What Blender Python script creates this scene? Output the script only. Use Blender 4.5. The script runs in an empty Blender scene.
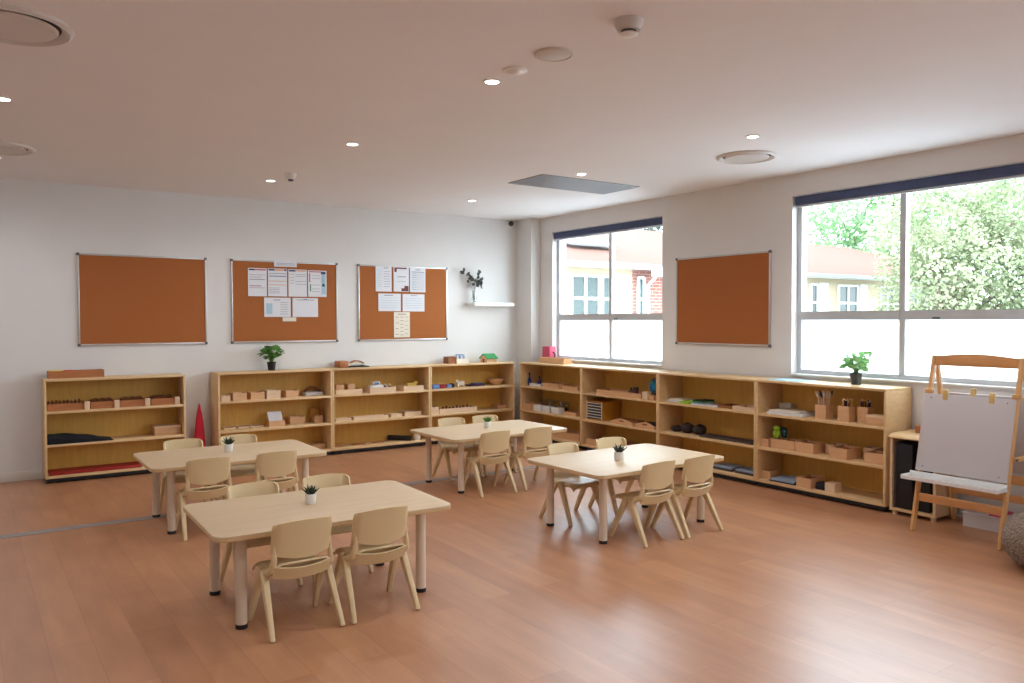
import bpy, bmesh, math, random
from mathutils import Vector, Matrix
R = random.Random(7)
PI = math.pi
scene = bpy.context.scene
COL = scene.collection

# ------------------------------------------------------------------ materials
def srgb(r, g, b):
    f = lambda c: (c/255/12.92) if c/255 <= .04045 else ((c/255+.055)/1.055)**2.4
    return (f(r), f(g), f(b), 1)

def new_mat(name):
    m = bpy.data.materials.new(name); m.use_nodes = True
    nt = m.node_tree; bs = nt.nodes['Principled BSDF']
    return m, nt, bs

def mat(name, c, rough=.5, var=.08, scale=6, stretch=(1, 1, 1), spec=.5, bump=0, metal=0, trans=0):
    """principled surface with a gentle procedural mottling / grain"""
    m, nt, bs = new_mat(name)
    tc = nt.nodes.new('ShaderNodeTexCoord'); mp = nt.nodes.new('ShaderNodeMapping')
    mp.inputs['Scale'].default_value = stretch
    nz = nt.nodes.new('ShaderNodeTexNoise'); nz.inputs['Scale'].default_value = scale
    nz.inputs['Detail'].default_value = 4
    nt.links.new(tc.outputs['Object'], mp.inputs[0]); nt.links.new(mp.outputs[0], nz.inputs['Vector'])
    rp = nt.nodes.new('ShaderNodeValToRGB')
    lo = [max(0, x*(1-var)) for x in c[:3]]; hi = [min(1, x*(1+var)) for x in c[:3]]
    rp.color_ramp.elements[0].position = .3; rp.color_ramp.elements[1].position = .7
    rp.color_ramp.elements[0].color = (*lo, 1); rp.color_ramp.elements[1].color = (*hi, 1)
    nt.links.new(nz.outputs['Fac'], rp.inputs[0]); nt.links.new(rp.outputs[0], bs.inputs['Base Color'])
    bs.inputs['Roughness'].default_value = rough
    bs.inputs['Specular IOR Level'].default_value = spec
    bs.inputs['Metallic'].default_value = metal
    if trans: bs.inputs['Transmission Weight'].default_value = trans
    if bump:
        bp = nt.nodes.new('ShaderNodeBump'); bp.inputs['Strength'].default_value = bump
        bp.inputs['Distance'].default_value = .01
        nt.links.new(nz.outputs['Fac'], bp.inputs['Height']); nt.links.new(bp.outputs[0], bs.inputs['Normal'])
    return m

def emit(name, c, s):
    m, nt, bs = new_mat(name)
    bs.inputs['Emission Color'].default_value = c; bs.inputs['Emission Strength'].default_value = s
    bs.inputs['Base Color'].default_value = c
    return m

M = {}
M['wall'] = mat('wall_paint', srgb(232, 229, 226), .85, .012, 3, bump=.02)
M['ceil'] = mat('ceiling_paint', srgb(240, 237, 236), .9, .01, 2)
M['skirt'] = mat('skirting_paint', srgb(226, 220, 210), .55, .01, 4)
M['birch'] = mat('birch_ply', srgb(226, 190, 140), .42, .07, 3, (1.2, 8, 14))
M['birchback'] = mat('birch_back_ply', srgb(226, 176, 84), .5, .07, 3, (10, 8, 1.2))
M['birchedge'] = mat('birch_edge', srgb(230, 196, 152), .45, .06, 5, (1, 6, 9))
M['beechtop'] = mat('beech_laminate', srgb(216, 188, 150), .48, .05, 2.2, (1.2, 14, 4), spec=1.0)
M['beechedge'] = mat('beech_edge_band', srgb(212, 176, 130), .4, .05, 3)
M['legcream'] = mat('cream_metal_leg', srgb(226, 205, 182), .35, .02, 5)
M['blackcap'] = mat('black_rubber', srgb(26, 25, 27), .6, .1, 8)
M['chair'] = mat('cream_plastic', srgb(224, 198, 152), .36, .03, 5)
M['boxwood'] = mat('box_wood', srgb(222, 173, 128), .5, .08, 4, (2, 8, 8))
M['boxpale'] = mat('pale_box_wood', srgb(232, 200, 166), .5, .06, 4, (2, 8, 8))
M['boxdark'] = mat('brown_wood', srgb(150, 92, 52), .5, .12, 5, (2, 8, 8))
M['boxmid'] = mat('reddish_wood', srgb(178, 112, 66), .5, .1, 5, (2, 8, 8))
M['alu'] = mat('brushed_aluminium', srgb(205, 202, 198), .35, .04, 10, (1, 1, 20), metal=.6)
M['greycap'] = mat('grey_corner_plastic', srgb(95, 92, 95), .5, .05, 8)
M['white'] = mat('white_plastic', srgb(238, 236, 233), .4, .01, 5)
M['whiteboard'] = mat('whiteboard_face', srgb(205, 198, 199), .38, .015, 3)
M['whiteframe'] = mat('white_window_frame', srgb(200, 202, 206), .4, .02, 5)
M['sill'] = mat('sill_paint', srgb(236, 234, 230), .5, .01, 4)
M['navy'] = mat('navy_blind', srgb(74, 84, 118), .75, .06, 20)
M['paper'] = mat('paper', srgb(232, 232, 236), .8, .015, 8)
M['papercream'] = mat('cream_paper', srgb(236, 226, 208), .8, .02, 8)
M['ink'] = mat('grey_print', srgb(150, 150, 160), .8, .05, 20)
M['inkblue'] = mat('blue_print', srgb(70, 82, 122), .8, .05, 20)
M['inkred'] = mat('pink_print', srgb(196, 118, 128), .8, .05, 20)
M['inkorange'] = mat('orange_print', srgb(226, 170, 136), .8, .05, 20)
M['inkgreen'] = mat('green_print', srgb(80, 150, 100), .8, .05, 20)
M['inkbrown'] = mat('maroon_print', srgb(110, 62, 62), .8, .05, 20)
M['inkcyan'] = mat('pale_blue_print', srgb(176, 206, 220), .8, .05, 20)
M['black'] = mat('black_matt', srgb(24, 25, 30), .55, .1, 8)
M['blackfelt'] = mat('black_felt', srgb(24, 24, 32), .95, .2, 40, bump=.3)
M['red'] = mat('red_paint', srgb(158, 30, 24), .5, .06, 6)
M['crimson'] = mat('crimson_cloth', srgb(214, 40, 64), .8, .08, 12)
M['pink'] = mat('pink_card', srgb(206, 76, 108), .55, .05, 8)
M['yellow'] = mat('yellow_paint', srgb(236, 204, 92), .5, .05, 8)
M['ochre'] = mat('ochre_wood', srgb(196, 136, 42), .5, .08, 8)
M['blue'] = mat('blue_paint', srgb(110, 140, 200), .5, .05, 8)
M['deepblue'] = mat('deep_blue', srgb(44, 52, 110), .3, .08, 8)
M['purple'] = mat('purple_felt', srgb(74, 44, 84), .9, .12, 20)
M['green'] = mat('green_paint', srgb(60, 150, 88), .5, .05, 8)
M['lime'] = mat('lime_paint', srgb(168, 214, 60), .5, .06, 8)
M['teal'] = mat('dark_teal', srgb(22, 72, 74), .5, .1, 8)
M['globe'] = mat('globe_ocean', srgb(44, 150, 214), .35, .2, 7)
M['slate'] = mat('dark_slate', srgb(72, 62, 60), .6, .12, 12)
M['greyblue'] = mat('grey_blue_card', srgb(150, 166, 186), .6, .06, 8)
M['darkwool'] = mat('dark_brown_wool', srgb(56, 44, 42), .95, .3, 30, bump=.5)
M['greypot'] = mat('charcoal_pot', srgb(66, 68, 72), .5, .06, 10)
M['blackpot'] = mat('black_pot', srgb(30, 32, 38), .4, .06, 10)
M['soil'] = mat('soil', srgb(60, 44, 34), .95, .3, 40)
M['leafdark'] = mat('dark_leaf', srgb(58, 62, 58), .5, .25, 12)
M['succulent'] = mat('dark_succulent', srgb(44, 56, 34), .45, .3, 14)
M['stem'] = mat('twig', srgb(92, 88, 74), .7, .15, 12)
M['easel'] = mat('pine_wood', srgb(224, 172, 112), .45, .08, 4, (8, 8, 1.4))
M['easelh'] = mat('pine_rail', srgb(220, 160, 102), .45, .08, 4, (8, 1.4, 8))
M['clip'] = mat('pale_clip_wood', srgb(226, 194, 128), .5, .06, 8)
M['steel'] = mat('dark_steel', srgb(90, 90, 92), .35, .05, 12, metal=.8)
M['pouf'] = None
M['tub'] = mat('milky_plastic', srgb(226, 224, 226), .35, .02, 5)
M['grille'] = mat('grey_grille', srgb(150, 152, 158), .5, .03, 6)
M['greyvent'] = mat('vent_white', srgb(214, 206, 200), .5, .01, 6)
M['strip'] = mat('grey_floor_strip', srgb(150, 140, 136), .5, .06, 10)
M['glassy'] = None
M['lamp'] = emit('lamp_lens', (1, .93, .86, 1), 14)

def floor_mat():
    m, nt, bs = new_mat('vinyl_planks')
    tc = nt.nodes.new('ShaderNodeTexCoord'); mp = nt.nodes.new('ShaderNodeMapping')
    mp.inputs['Rotation'].default_value = (0, 0, PI/2)
    br = nt.nodes.new('ShaderNodeTexBrick'); br.offset = .37
    br.inputs['Color1'].default_value = srgb(193, 137, 98)
    br.inputs['Color2'].default_value = srgb(180, 124, 87)
    br.inputs['Mortar'].default_value = srgb(169, 116, 82)
    br.inputs['Scale'].default_value = 1; br.inputs['Mortar Size'].default_value = .002
    br.inputs['Brick Width'].default_value = .92; br.inputs['Row Height'].default_value = .18
    br.inputs['Bias'].default_value = 0
    nt.links.new(tc.outputs['Object'], mp.inputs[0]); nt.links.new(mp.outputs[0], br.inputs['Vector'])
    mp2 = nt.nodes.new('ShaderNodeMapping'); mp2.inputs['Scale'].default_value = (5, .9, 1)
    nz = nt.nodes.new('ShaderNodeTexNoise'); nz.inputs['Scale'].default_value = 2.2; nz.inputs['Detail'].default_value = 6
    nt.links.new(tc.outputs['Object'], mp2.inputs[0]); nt.links.new(mp2.outputs[0], nz.inputs['Vector'])
    rp = nt.nodes.new('ShaderNodeValToRGB')
    rp.color_ramp.elements[0].position = .3; rp.color_ramp.elements[0].color = (.86, .85, .84, 1)
    rp.color_ramp.elements[1].position = .7; rp.color_ramp.elements[1].color = (1.06, 1.06, 1.06, 1)
    nt.links.new(nz.outputs['Fac'], rp.inputs[0])
    mx = nt.nodes.new('ShaderNodeMix'); mx.data_type = 'RGBA'; mx.blend_type = 'MULTIPLY'; mx.inputs['Factor'].default_value = 1
    nt.links.new(br.outputs['Color'], mx.inputs['A']); nt.links.new(rp.outputs[0], mx.inputs['B'])
    nt.links.new(mx.outputs['Result'], bs.inputs['Base Color'])
    bs.inputs['Roughness'].default_value = .36
    bs.inputs['Specular IOR Level'].default_value = 1.0
    return m
M['floor'] = floor_mat()

def cork_mat():
    m, nt, bs = new_mat('cork')
    tc = nt.nodes.new('ShaderNodeTexCoord')
    n1 = nt.nodes.new('ShaderNodeTexNoise'); n1.inputs['Scale'].default_value = 160; n1.inputs['Detail'].default_value = 3
    rp = nt.nodes.new('ShaderNodeValToRGB')
    rp.color_ramp.elements[0].position = .3; rp.color_ramp.elements[0].color = srgb(160, 94, 50)
    rp.color_ramp.elements[1].position = .7; rp.color_ramp.elements[1].color = srgb(184, 114, 66)
    nt.links.new(tc.outputs['Object'], n1.inputs['Vector']); nt.links.new(n1.outputs['Fac'], rp.inputs[0])
    nt.links.new(rp.outputs[0], bs.inputs['Base Color'])
    bs.inputs['Roughness'].default_value = .9; bs.inputs['Specular IOR Level'].default_value = .2
    return m
M['cork'] = cork_mat()

def glass_mat():
    m, nt, bs = new_mat('window_glass'); nt.nodes.remove(bs)
    out = nt.nodes['Material Output']
    tr = nt.nodes.new('ShaderNodeBsdfTransparent'); tr.inputs[0].default_value = (.86, .89, .89, 1)
    gl = nt.nodes.new('ShaderNodeBsdfGlossy'); gl.inputs['Roughness'].default_value = .02
    fr = nt.nodes.new('ShaderNodeFresnel'); fr.inputs[0].default_value = 1.3
    nz = nt.nodes.new('ShaderNodeTexNoise'); nz.inputs['Scale'].default_value = 1.5
    mx = nt.nodes.new('ShaderNodeMixShader')
    ge = nt.nodes.new('ShaderNodeNewGeometry'); sb = nt.nodes.new('ShaderNodeMath'); sb.operation = 'SUBTRACT'; sb.inputs[0].default_value = 1
    ml = nt.nodes.new('ShaderNodeMath'); ml.operation = 'MULTIPLY'          # only the outer faces of the pane reflect
    nt.links.new(ge.outputs['Backfacing'], sb.inputs[1]); nt.links.new(fr.outputs[0], ml.inputs[0]); nt.links.new(sb.outputs[0], ml.inputs[1])
    nt.links.new(ml.outputs[0], mx.inputs[0]); nt.links.new(tr.outputs[0], mx.inputs[1]); nt.links.new(gl.outputs[0], mx.inputs[2])
    nt.links.new(mx.outputs[0], out.inputs[0])
    return m
M['glass'] = glass_mat()

def frost_mat():
    m, nt, bs = new_mat('frosted_glass'); nt.nodes.remove(bs)
    out = nt.nodes['Material Output']
    tr = nt.nodes.new('ShaderNodeBsdfTranslucent'); df = nt.nodes.new('ShaderNodeBsdfDiffuse')
    nz = nt.nodes.new('ShaderNodeTexNoise'); nz.inputs['Scale'].default_value = 3
    rp = nt.nodes.new('ShaderNodeValToRGB')
    rp.color_ramp.elements[0].color = (.86, .89, .9, 1); rp.color_ramp.elements[1].color = (.9, .93, .93, 1)
    nt.links.new(nz.outputs['Fac'], rp.inputs[0]); nt.links.new(rp.outputs[0], tr.inputs[0])
    df.inputs[0].default_value = (.85, .86, .86, 1)
    mx = nt.nodes.new('ShaderNodeMixShader'); mx.inputs[0].default_value = .2
    nt.links.new(tr.outputs[0], mx.inputs[1]); nt.links.new(df.outputs[0], mx.inputs[2]); nt.links.new(mx.outputs[0], out.inputs[0])
    return m
M['frost'] = frost_mat()

def jar_mat():
    m, nt, bs = new_mat('jar_glass'); nt.nodes.remove(bs)
    out = nt.nodes['Material Output']
    tr = nt.nodes.new('ShaderNodeBsdfTransparent'); tr.inputs[0].default_value = (.9, .93, .92, 1)
    gl = nt.nodes.new('ShaderNodeBsdfGlossy'); gl.inputs['Roughness'].default_value = .05
    lw = nt.nodes.new('ShaderNodeLayerWeight'); lw.inputs[0].default_value = .35
    mx = nt.nodes.new('ShaderNodeMixShader')
    nt.links.new(lw.outputs['Facing'], mx.inputs[0]); nt.links.new(tr.outputs[0], mx.inputs[1]); nt.links.new(gl.outputs[0], mx.inputs[2])
    nt.links.new(mx.outputs[0], out.inputs[0])
    return m
M['jar'] = jar_mat()

def pouf_mat():
    m, nt, bs = new_mat('woven_grey_brown')
    tc = nt.nodes.new('ShaderNodeTexCoord'); vo = nt.nodes.new('ShaderNodeTexVoronoi'); vo.inputs['Scale'].default_value = 60
    rp = nt.nodes.new('ShaderNodeValToRGB')
    rp.color_ramp.elements[0].color = srgb(160, 140, 124); rp.color_ramp.elements[1].color = srgb(108, 92, 80)
    nt.links.new(tc.outputs['Object'], vo.inputs['Vector']); nt.links.new(vo.outputs['Distance'], rp.inputs[0])
    nt.links.new(rp.outputs[0], bs.inputs['Base Color'])
    bp = nt.nodes.new('ShaderNodeBump'); bp.inputs['Strength'].default_value = .8; bp.inputs['Distance'].default_value = .01; bp.invert = True
    nt.links.new(vo.outputs['Distance'], bp.inputs['Height']); nt.links.new(bp.outputs[0], bs.inputs['Normal'])
    bs.inputs['Roughness'].default_value = .95
    return m
M['pouf'] = pouf_mat()

def wave_mat(name, c1, c2, scale, axis='Y', rough=.8, dist=0):
    m, nt, bs = new_mat(name)
    tc = nt.nodes.new('ShaderNodeTexCoord'); wv = nt.nodes.new('ShaderNodeTexWave')
    wv.wave_type = 'BANDS'; wv.bands_direction = axis; wv.inputs['Scale'].default_value = scale; wv.inputs['Distortion'].default_value = dist
    rp = nt.nodes.new('ShaderNodeValToRGB'); rp.color_ramp.elements[0].color = c1; rp.color_ramp.elements[1].color = c2
    nt.links.new(tc.outputs['Object'], wv.inputs['Vector']); nt.links.new(wv.outputs['Fac'], rp.inputs[0])
    nt.links.new(rp.outputs[0], bs.inputs['Base Color']); bs.inputs['Roughness'].default_value = rough
    bs.inputs['Specular IOR Level'].default_value = .08
    return m

def brick_mat():
    m, nt, bs = new_mat('red_brick')
    tc = nt.nodes.new('ShaderNodeTexCoord'); mp = nt.nodes.new('ShaderNodeMapping'); mp.inputs['Rotation'].default_value = (PI/2, 0, 0)
    br = nt.nodes.new('ShaderNodeTexBrick')
    br.inputs['Color1'].default_value = srgb(150, 92, 80); br.inputs['Color2'].default_value = srgb(134, 80, 70)
    br.inputs['Mortar'].default_value = srgb(170, 150, 138); br.inputs['Scale'].default_value = 1
    br.inputs['Brick Width'].default_value = .24; br.inputs['Row Height'].default_value = .086; br.inputs['Mortar Size'].default_value = .008
    nt.links.new(tc.outputs['Object'], mp.inputs[0]); nt.links.new(mp.outputs[0], br.inputs['Vector'])
    nt.links.new(br.outputs['Color'], bs.inputs['Base Color']); bs.inputs['Roughness'].default_value = .9
    return m
M['brick'] = brick_mat()
M['tile'] = wave_mat('terracotta_roof', srgb(92, 66, 58), srgb(104, 76, 67), 10, 'X')
M['render'] = mat('cream_render', srgb(186, 170, 140), .9, .04, 2)
M['outwhite'] = mat('white_exterior_paint', srgb(214, 214, 210), .6, .02, 4)
M['outglass'] = mat('dark_reflective_glass', srgb(66, 76, 74), .2, .2, .6, spec=.25)
M['gutter'] = mat('grey_gutter', srgb(118, 116, 116), .5, .05, 5)
M['groundbounce'] = mat('pale_ground_bounce', srgb(164, 166, 170), .9, .06, 1.5)  # unseen ground, made pale to bounce daylight up to the ceiling
M['bark'] = mat('bark', srgb(104, 92, 80), .95, .2, 8)
def leaves_mat(name, c1, c2):
    m, nt, bs = new_mat(name); out = nt.nodes['Material Output']
    tc = nt.nodes.new('ShaderNodeTexCoord'); nz = nt.nodes.new('ShaderNodeTexNoise'); nz.inputs['Scale'].default_value = .9; nz.inputs['Detail'].default_value = 5
    rp = nt.nodes.new('ShaderNodeValToRGB'); rp.color_ramp.elements[0].position = .35; rp.color_ramp.elements[1].position = .65
    rp.color_ramp.elements[0].color = c1; rp.color_ramp.elements[1].color = c2
    nt.links.new(tc.outputs['Object'], nz.inputs['Vector']); nt.links.new(nz.outputs['Fac'], rp.inputs[0]); nt.links.new(rp.outputs[0], bs.inputs['Base Color'])
    bs.inputs['Roughness'].default_value = .7; bs.inputs['Specular IOR Level'].default_value = .15
    tl = nt.nodes.new('ShaderNodeBsdfTranslucent'); nt.links.new(rp.outputs[0], tl.inputs[0])
    mx = nt.nodes.new('ShaderNodeMixShader'); mx.inputs[0].default_value = .35
    nt.links.new(bs.outputs[0], mx.inputs[1]); nt.links.new(tl.outputs[0], mx.inputs[2]); nt.links.new(mx.outputs[0], out.inputs[0])
    return m
M['leaf'] = leaves_mat('green_leaf', srgb(84, 134, 60), srgb(120, 170, 88))
M['leafpale'] = leaves_mat('pale_green_leaf', srgb(120, 172, 104), srgb(164, 206, 144))
M['bush'] = leaves_mat('bright_foliage', srgb(112, 124, 92), srgb(166, 170, 138))  # leaf colours desaturated to carry the washed-out veil over the view
M['gum'] = leaves_mat('gum_foliage', srgb(60, 74, 64), srgb(88, 100, 88))
M['farfol'] = leaves_mat('far_foliage', srgb(110, 140, 100), srgb(140, 168, 124))

# ------------------------------------------------------------------ mesh helpers
class B:
    def __init__(s): s.bm = bmesh.new()
    def box(s, x0, x1, y0, y1, z0, z1, bev=0, rot=None):
        """axis box; rot = (Matrix) applied about its centre"""
        c = Vector(((x0+x1)/2, (y0+y1)/2, (z0+z1)/2)); d = (abs(x1-x0), abs(y1-y0), abs(z1-z0))
        mt = Matrix.Translation(c)
        if rot is not None: mt = mt @ rot
        g = bmesh.ops.create_cube(s.bm, size=1, matrix=mt @ Matrix.Diagonal((*d, 1)))
        if bev:
            es = list({e for v in g['verts'] for e in v.link_edges})
            bmesh.ops.bevel(s.bm, geom=es, offset=min(bev, min(d)*.45), segments=2, affect='EDGES', profile=.5)
        return s
    def openbox(s, x0, x1, y0, y1, z0, z1, t=.008, floor=.008, bev=0):
        g = bmesh.ops.create_cube(s.bm, size=1, matrix=Matrix.Translation(((x0+x1)/2, (y0+y1)/2, (z0+z1)/2)) @ Matrix.Diagonal((abs(x1-x0), abs(y1-y0), z1-z0, 1)))
        top = [f for f in {f for v in g['verts'] for f in v.link_faces} if f.normal.z > .9][0]
        r = bmesh.ops.inset_individual(s.bm, faces=[top], thickness=t)
        e = bmesh.ops.extrude_discrete_faces(s.bm, faces=[top])
        for v in e['faces'][0].verts: v.co.z = z0+floor
        return s
    def beam(s, p0, p1, w0, d0, w1=None, d1=None, up=(1, 0, 0), bev=.004):
        """tapered rectangular bar between two points; w along 'up' hint, d across"""
        p0, p1 = Vector(p0), Vector(p1); w1 = w1 or w0; d1 = d1 or d0
        ax = (p1-p0).normalized(); u = Vector(up); u = (u-ax*u.dot(ax)).normalized(); v = ax.cross(u)
        ring = []
        for p, w, d in ((p0, w0, d0), (p1, w1, d1)):
            ring.append([s.bm.verts.new(p+u*a*w/2+v*b*d/2) for a, b in ((-1, -1), (1, -1), (1, 1), (-1, 1))])
        fs = [s.bm.faces.new(ring[0][::-1]), s.bm.faces.new(ring[1])]
        for i in range(4):
            fs.append(s.bm.faces.new((ring[0][i], ring[0][(i+1) % 4], ring[1][(i+1) % 4], ring[1][i])))
        if bev:
            es = list({e for f in fs for e in f.edges})
            bmesh.ops.bevel(s.bm, geom=es, offset=bev, segments=2, affect='EDGES', profile=.5)
        if p1.z == 0 or p0.z == 0:                                # feet end flat on the floor
            for v in s.bm.verts: v.co.z = max(0, v.co.z)
        return s
    def cyl(s, p0, p1, r0, r1=None, n=16):
        p0, p1 = Vector(p0), Vector(p1); r1 = r0 if r1 is None else r1
        ax = (p1-p0).normalized(); u = ax.orthogonal().normalized(); v = ax.cross(u)
        a = [s.bm.verts.new(p0+(u*math.cos(2*PI*i/n)+v*math.sin(2*PI*i/n))*r0) for i in range(n)]
        b = [s.bm.verts.new(p1+(u*math.cos(2*PI*i/n)+v*math.sin(2*PI*i/n))*r1) for i in range(n)]
        s.bm.faces.new(a[::-1]); s.bm.faces.new(b)
        for i in range(n): s.bm.faces.new((a[i], a[(i+1) % n], b[(i+1) % n], b[i]))
        return s
    def tube(s, pts, r, n=8):
        """bent tube through points; r a number or list"""
        pts = [Vector(p) for p in pts]; rs = r if isinstance(r, (list, tuple)) else [r]*len(pts)
        u = None; rings = []
        for i, p in enumerate(pts):
            t = (pts[min(i+1, len(pts)-1)]-pts[max(i-1, 0)]).normalized()
            u = t.orthogonal().normalized() if u is None else (u-t*u.dot(t)).normalized()
            v = t.cross(u)
            rings.append([s.bm.verts.new(p+(u*math.cos(2*PI*k/n)+v*math.sin(2*PI*k/n))*rs[i]) for k in range(n)])
        s.bm.faces.new(rings[0][::-1]); s.bm.faces.new(rings[-1])
        for a, b in zip(rings, rings[1:]):
            for k in range(n): s.bm.faces.new((a[k], a[(k+1) % n], b[(k+1) % n], b[k]))
        return s
    def lathe(s, prof, n=24, cx=0, cy=0, sx=1, sy=1):
        """closed profile list of (r,z); r=0 ends are poles"""
        rings = []
        for r, z in prof:
            if r <= 1e-6: rings.append([s.bm.verts.new((cx, cy, z))])
            else: rings.append([s.bm.verts.new((cx+sx*r*math.cos(2*PI*k/n), cy+sy*r*math.sin(2*PI*k/n), z)) for k in range(n)])
        for a, b in zip(rings, rings[1:]):
            for k in range(n):
                k2 = (k+1) % n
                if len(a) == 1 and len(b) == 1: continue
                if len(a) == 1: s.bm.faces.new((a[0], b[k], b[k2]))
                elif len(b) == 1: s.bm.faces.new((a[k], b[0], a[k2]))
                else: s.bm.faces.new((a[k], b[k], b[k2], a[k2]))
        bmesh.ops.recalc_face_normals(s.bm, faces=s.bm.faces[:])
        return s
    def prism(s, pts, axis, a, b, bev=0):
        """extrude a 2D outline along axis ('x','y','z') from a to b"""
        def P(p, t): return {'x': (t, p[0], p[1]), 'y': (p[0], t, p[1]), 'z': (p[0], p[1], t)}[axis]
        A = [s.bm.verts.new(P(p, a)) for p in pts]; Bv = [s.bm.verts.new(P(p, b)) for p in pts]
        fs = [s.bm.faces.new(A), s.bm.faces.new(Bv[::-1])]
        n = len(pts)
        for i in range(n): fs.append(s.bm.faces.new((A[i], Bv[i], Bv[(i+1) % n], A[(i+1) % n])))
        bmesh.ops.recalc_face_normals(s.bm, faces=fs)
        if bev:
            es = list({e for f in fs[:2] for e in f.edges})
            bmesh.ops.bevel(s.bm, geom=es, offset=bev, segments=2, affect='EDGES', profile=.5)
        return s
    def ball(s, c, r, sx=1, sy=1, sz=1, n=12, m=None):
        mt = Matrix.Translation(c)
        if m is not None: mt = mt @ m
        bmesh.ops.create_uvsphere(s.bm, u_segments=n, v_segments=max(6, n//2+2), radius=r, matrix=mt @ Matrix.Diagonal((sx, sy, sz, 1)))
        return s
    def shell(s, f, nu, nv, th):
        """solid sheet: f(u,v)->point, offset th along its normal"""
        P = [[Vector(f(i/nu, j/nv)) for j in range(nv+1)] for i in range(nu+1)]
        def N(i, j):
            a = P[min(i+1, nu)][j]-P[max(i-1, 0)][j]; b = P[i][min(j+1, nv)]-P[i][max(j-1, 0)]
            return a.cross(b).normalized()
        T = [[s.bm.verts.new(P[i][j]) for j in range(nv+1)] for i in range(nu+1)]
        D = [[s.bm.verts.new(P[i][j]-N(i, j)*th) for j in range(nv+1)] for i in range(nu+1)]
        fs = []
        for i in range(nu):
            for j in range(nv):
                fs.append(s.bm.faces.new((T[i][j], T[i+1][j], T[i+1][j+1], T[i][j+1])))
                fs.append(s.bm.faces.new((D[i][j], D[i][j+1], D[i+1][j+1], D[i+1][j])))
        for i in range(nu):
            fs.append(s.bm.faces.new((T[i][0], D[i][0], D[i+1][0], T[i+1][0])))
            fs.append(s.bm.faces.new((T[i][nv], T[i+1][nv], D[i+1][nv], D[i][nv])))
        for j in range(nv):
            fs.append(s.bm.faces.new((T[0][j], T[0][j+1], D[0][j+1], D[0][j])))
            fs.append(s.bm.faces.new((T[nu][j], D[nu][j], D[nu][j+1], T[nu][j+1])))
        bmesh.ops.recalc_face_normals(s.bm, faces=fs)
        return s
    def leafq(s, c, d, nrm, l, w):
        """pointed leaf blade folded along its rib"""
        c, d, nrm = Vector(c), Vector(d).normalized(), Vector(nrm)
        sd = d.cross(nrm).normalized(); up = sd.cross(d)
        pts = [c, c+d*l*.35+sd*w/2+up*w*.15, c+d*l*.75+sd*w*.35+up*w*.1, c+d*l, c+d*l*.75-sd*w*.35+up*w*.1, c+d*l*.35-sd*w/2+up*w*.15]
        mid = [c+d*l*.4-up*w*.05]
        V = [s.bm.verts.new(p) for p in pts]; m0 = s.bm.verts.new(mid[0])
        for i in range(6): s.bm.faces.new((m0, V[i], V[(i+1) % 6]))
        return s

def link(o, parent=None):
    COL.objects.link(o)
    if parent: o.parent = parent
    return o

def obj(name, b, m, parent=None, loc=None, smooth=True, kind=None, label=None, ang=38):
    me = bpy.data.meshes.new(name); b.bm.to_mesh(me); b.bm.free()
    me.materials.append(M[m] if isinstance(m, str) else m)
    if smooth:
        me.polygons.foreach_set('use_smooth', [True]*len(me.polygons))
        try: me.set_sharp_from_angle(angle=math.radians(ang))
        except Exception: pass
    o = bpy.data.objects.new(name, me); link(o, parent)
    if loc: o.location = loc
    if kind: o['kind'] = kind
    if label: o['label'] = label
    return o

def thing(name, label, cat, loc=(0, 0, 0), rz=0, group=None):
    o = bpy.data.objects.new(name, None); o.empty_display_size = .05; link(o)
    o.location = loc; o.rotation_euler = (0, 0, rz); o['label'] = label; o['category'] = cat
    if group: o['group'] = group
    return o

def solo(name, b, m, label, cat, loc=(0, 0, 0), rz=0, group=None):
    o = obj(name, b, m); o.location = loc; o.rotation_euler = (0, 0, rz)
    o['label'] = label; o['category'] = cat
    if group: o['group'] = group
    return o

def struct(name, b, m):
    return obj(name, b, m, kind='structure')

def dup(root, loc, rz, label, group=None):
    r = root.copy(); COL.objects.link(r); r.location = loc; r.rotation_euler = (0, 0, rz); r['label'] = label
    if group: r['group'] = group
    for ch in list(root.children):
        c = ch.copy(); COL.objects.link(c); c.parent = r
        for g in list(ch.children):
            d = g.copy(); COL.objects.link(d); d.parent = c
    return r

# ------------------------------------------------------------------ room shell
XL, YB, H = -8.6, -14.2, 2.815
Z0, Z1 = .991, 2.62                                  # window opening
WIN = [(-2.551, -.600), (-6.140, -4.190), (-9.73, -7.78), (-13.32, -11.37)]  # last two windows are out of view, added for side light on the ceiling
struct('floor', B().box(XL-.2, .25, YB-.2, .2, -.12, 0), 'floor')
struct('ceiling', B().box(XL-.2, .25, YB-.2, .2, H, H+.25), 'ceil')
struct('wall_back', B().box(XL-.2, .22, 0, .2, 0, H), 'wall')
struct('wall_left', B().box(XL-.2, XL, YB, 0, 0, H), 'wall')
struct('wall_front', B().box(XL-.2, .22, YB-.2, YB, 0, H), 'wall')
w = B(); ys = [0]
for a, b in WIN: ys += [b, a]
ys.append(YB)
for i in range(0, len(ys), 2): w.box(0, .22, ys[i+1], ys[i], 0, H)
for a, b in WIN:
    w.box(0, .22, a, b, 0, Z0); w.box(0, .22, a, b, Z1, H)
bmesh.ops.remove_doubles(w.bm, verts=w.bm.verts[:], dist=1e-5)
struct('wall_right', w, 'wall')
struct('wall_corner', B().box(-.145, 0, -.335, 0, 0, H), 'wall')
def skirt(name, x0, x1, y0, y1):
    b = B()
    b.box(x0, x1, y0, y1, 0, .087, .003)
    struct(name, b, 'skirt')
skirt('baseboard_back', XL, -.145, -.015, 0)
skirt('baseboard_right', -.015, 0, YB, -.335)
skirt('baseboard_left', XL, XL+.015, YB, -.015)
struct('trim_1', B().box(XL, -.42, -2.27, -2.17, 0, .003), 'strip')

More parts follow.
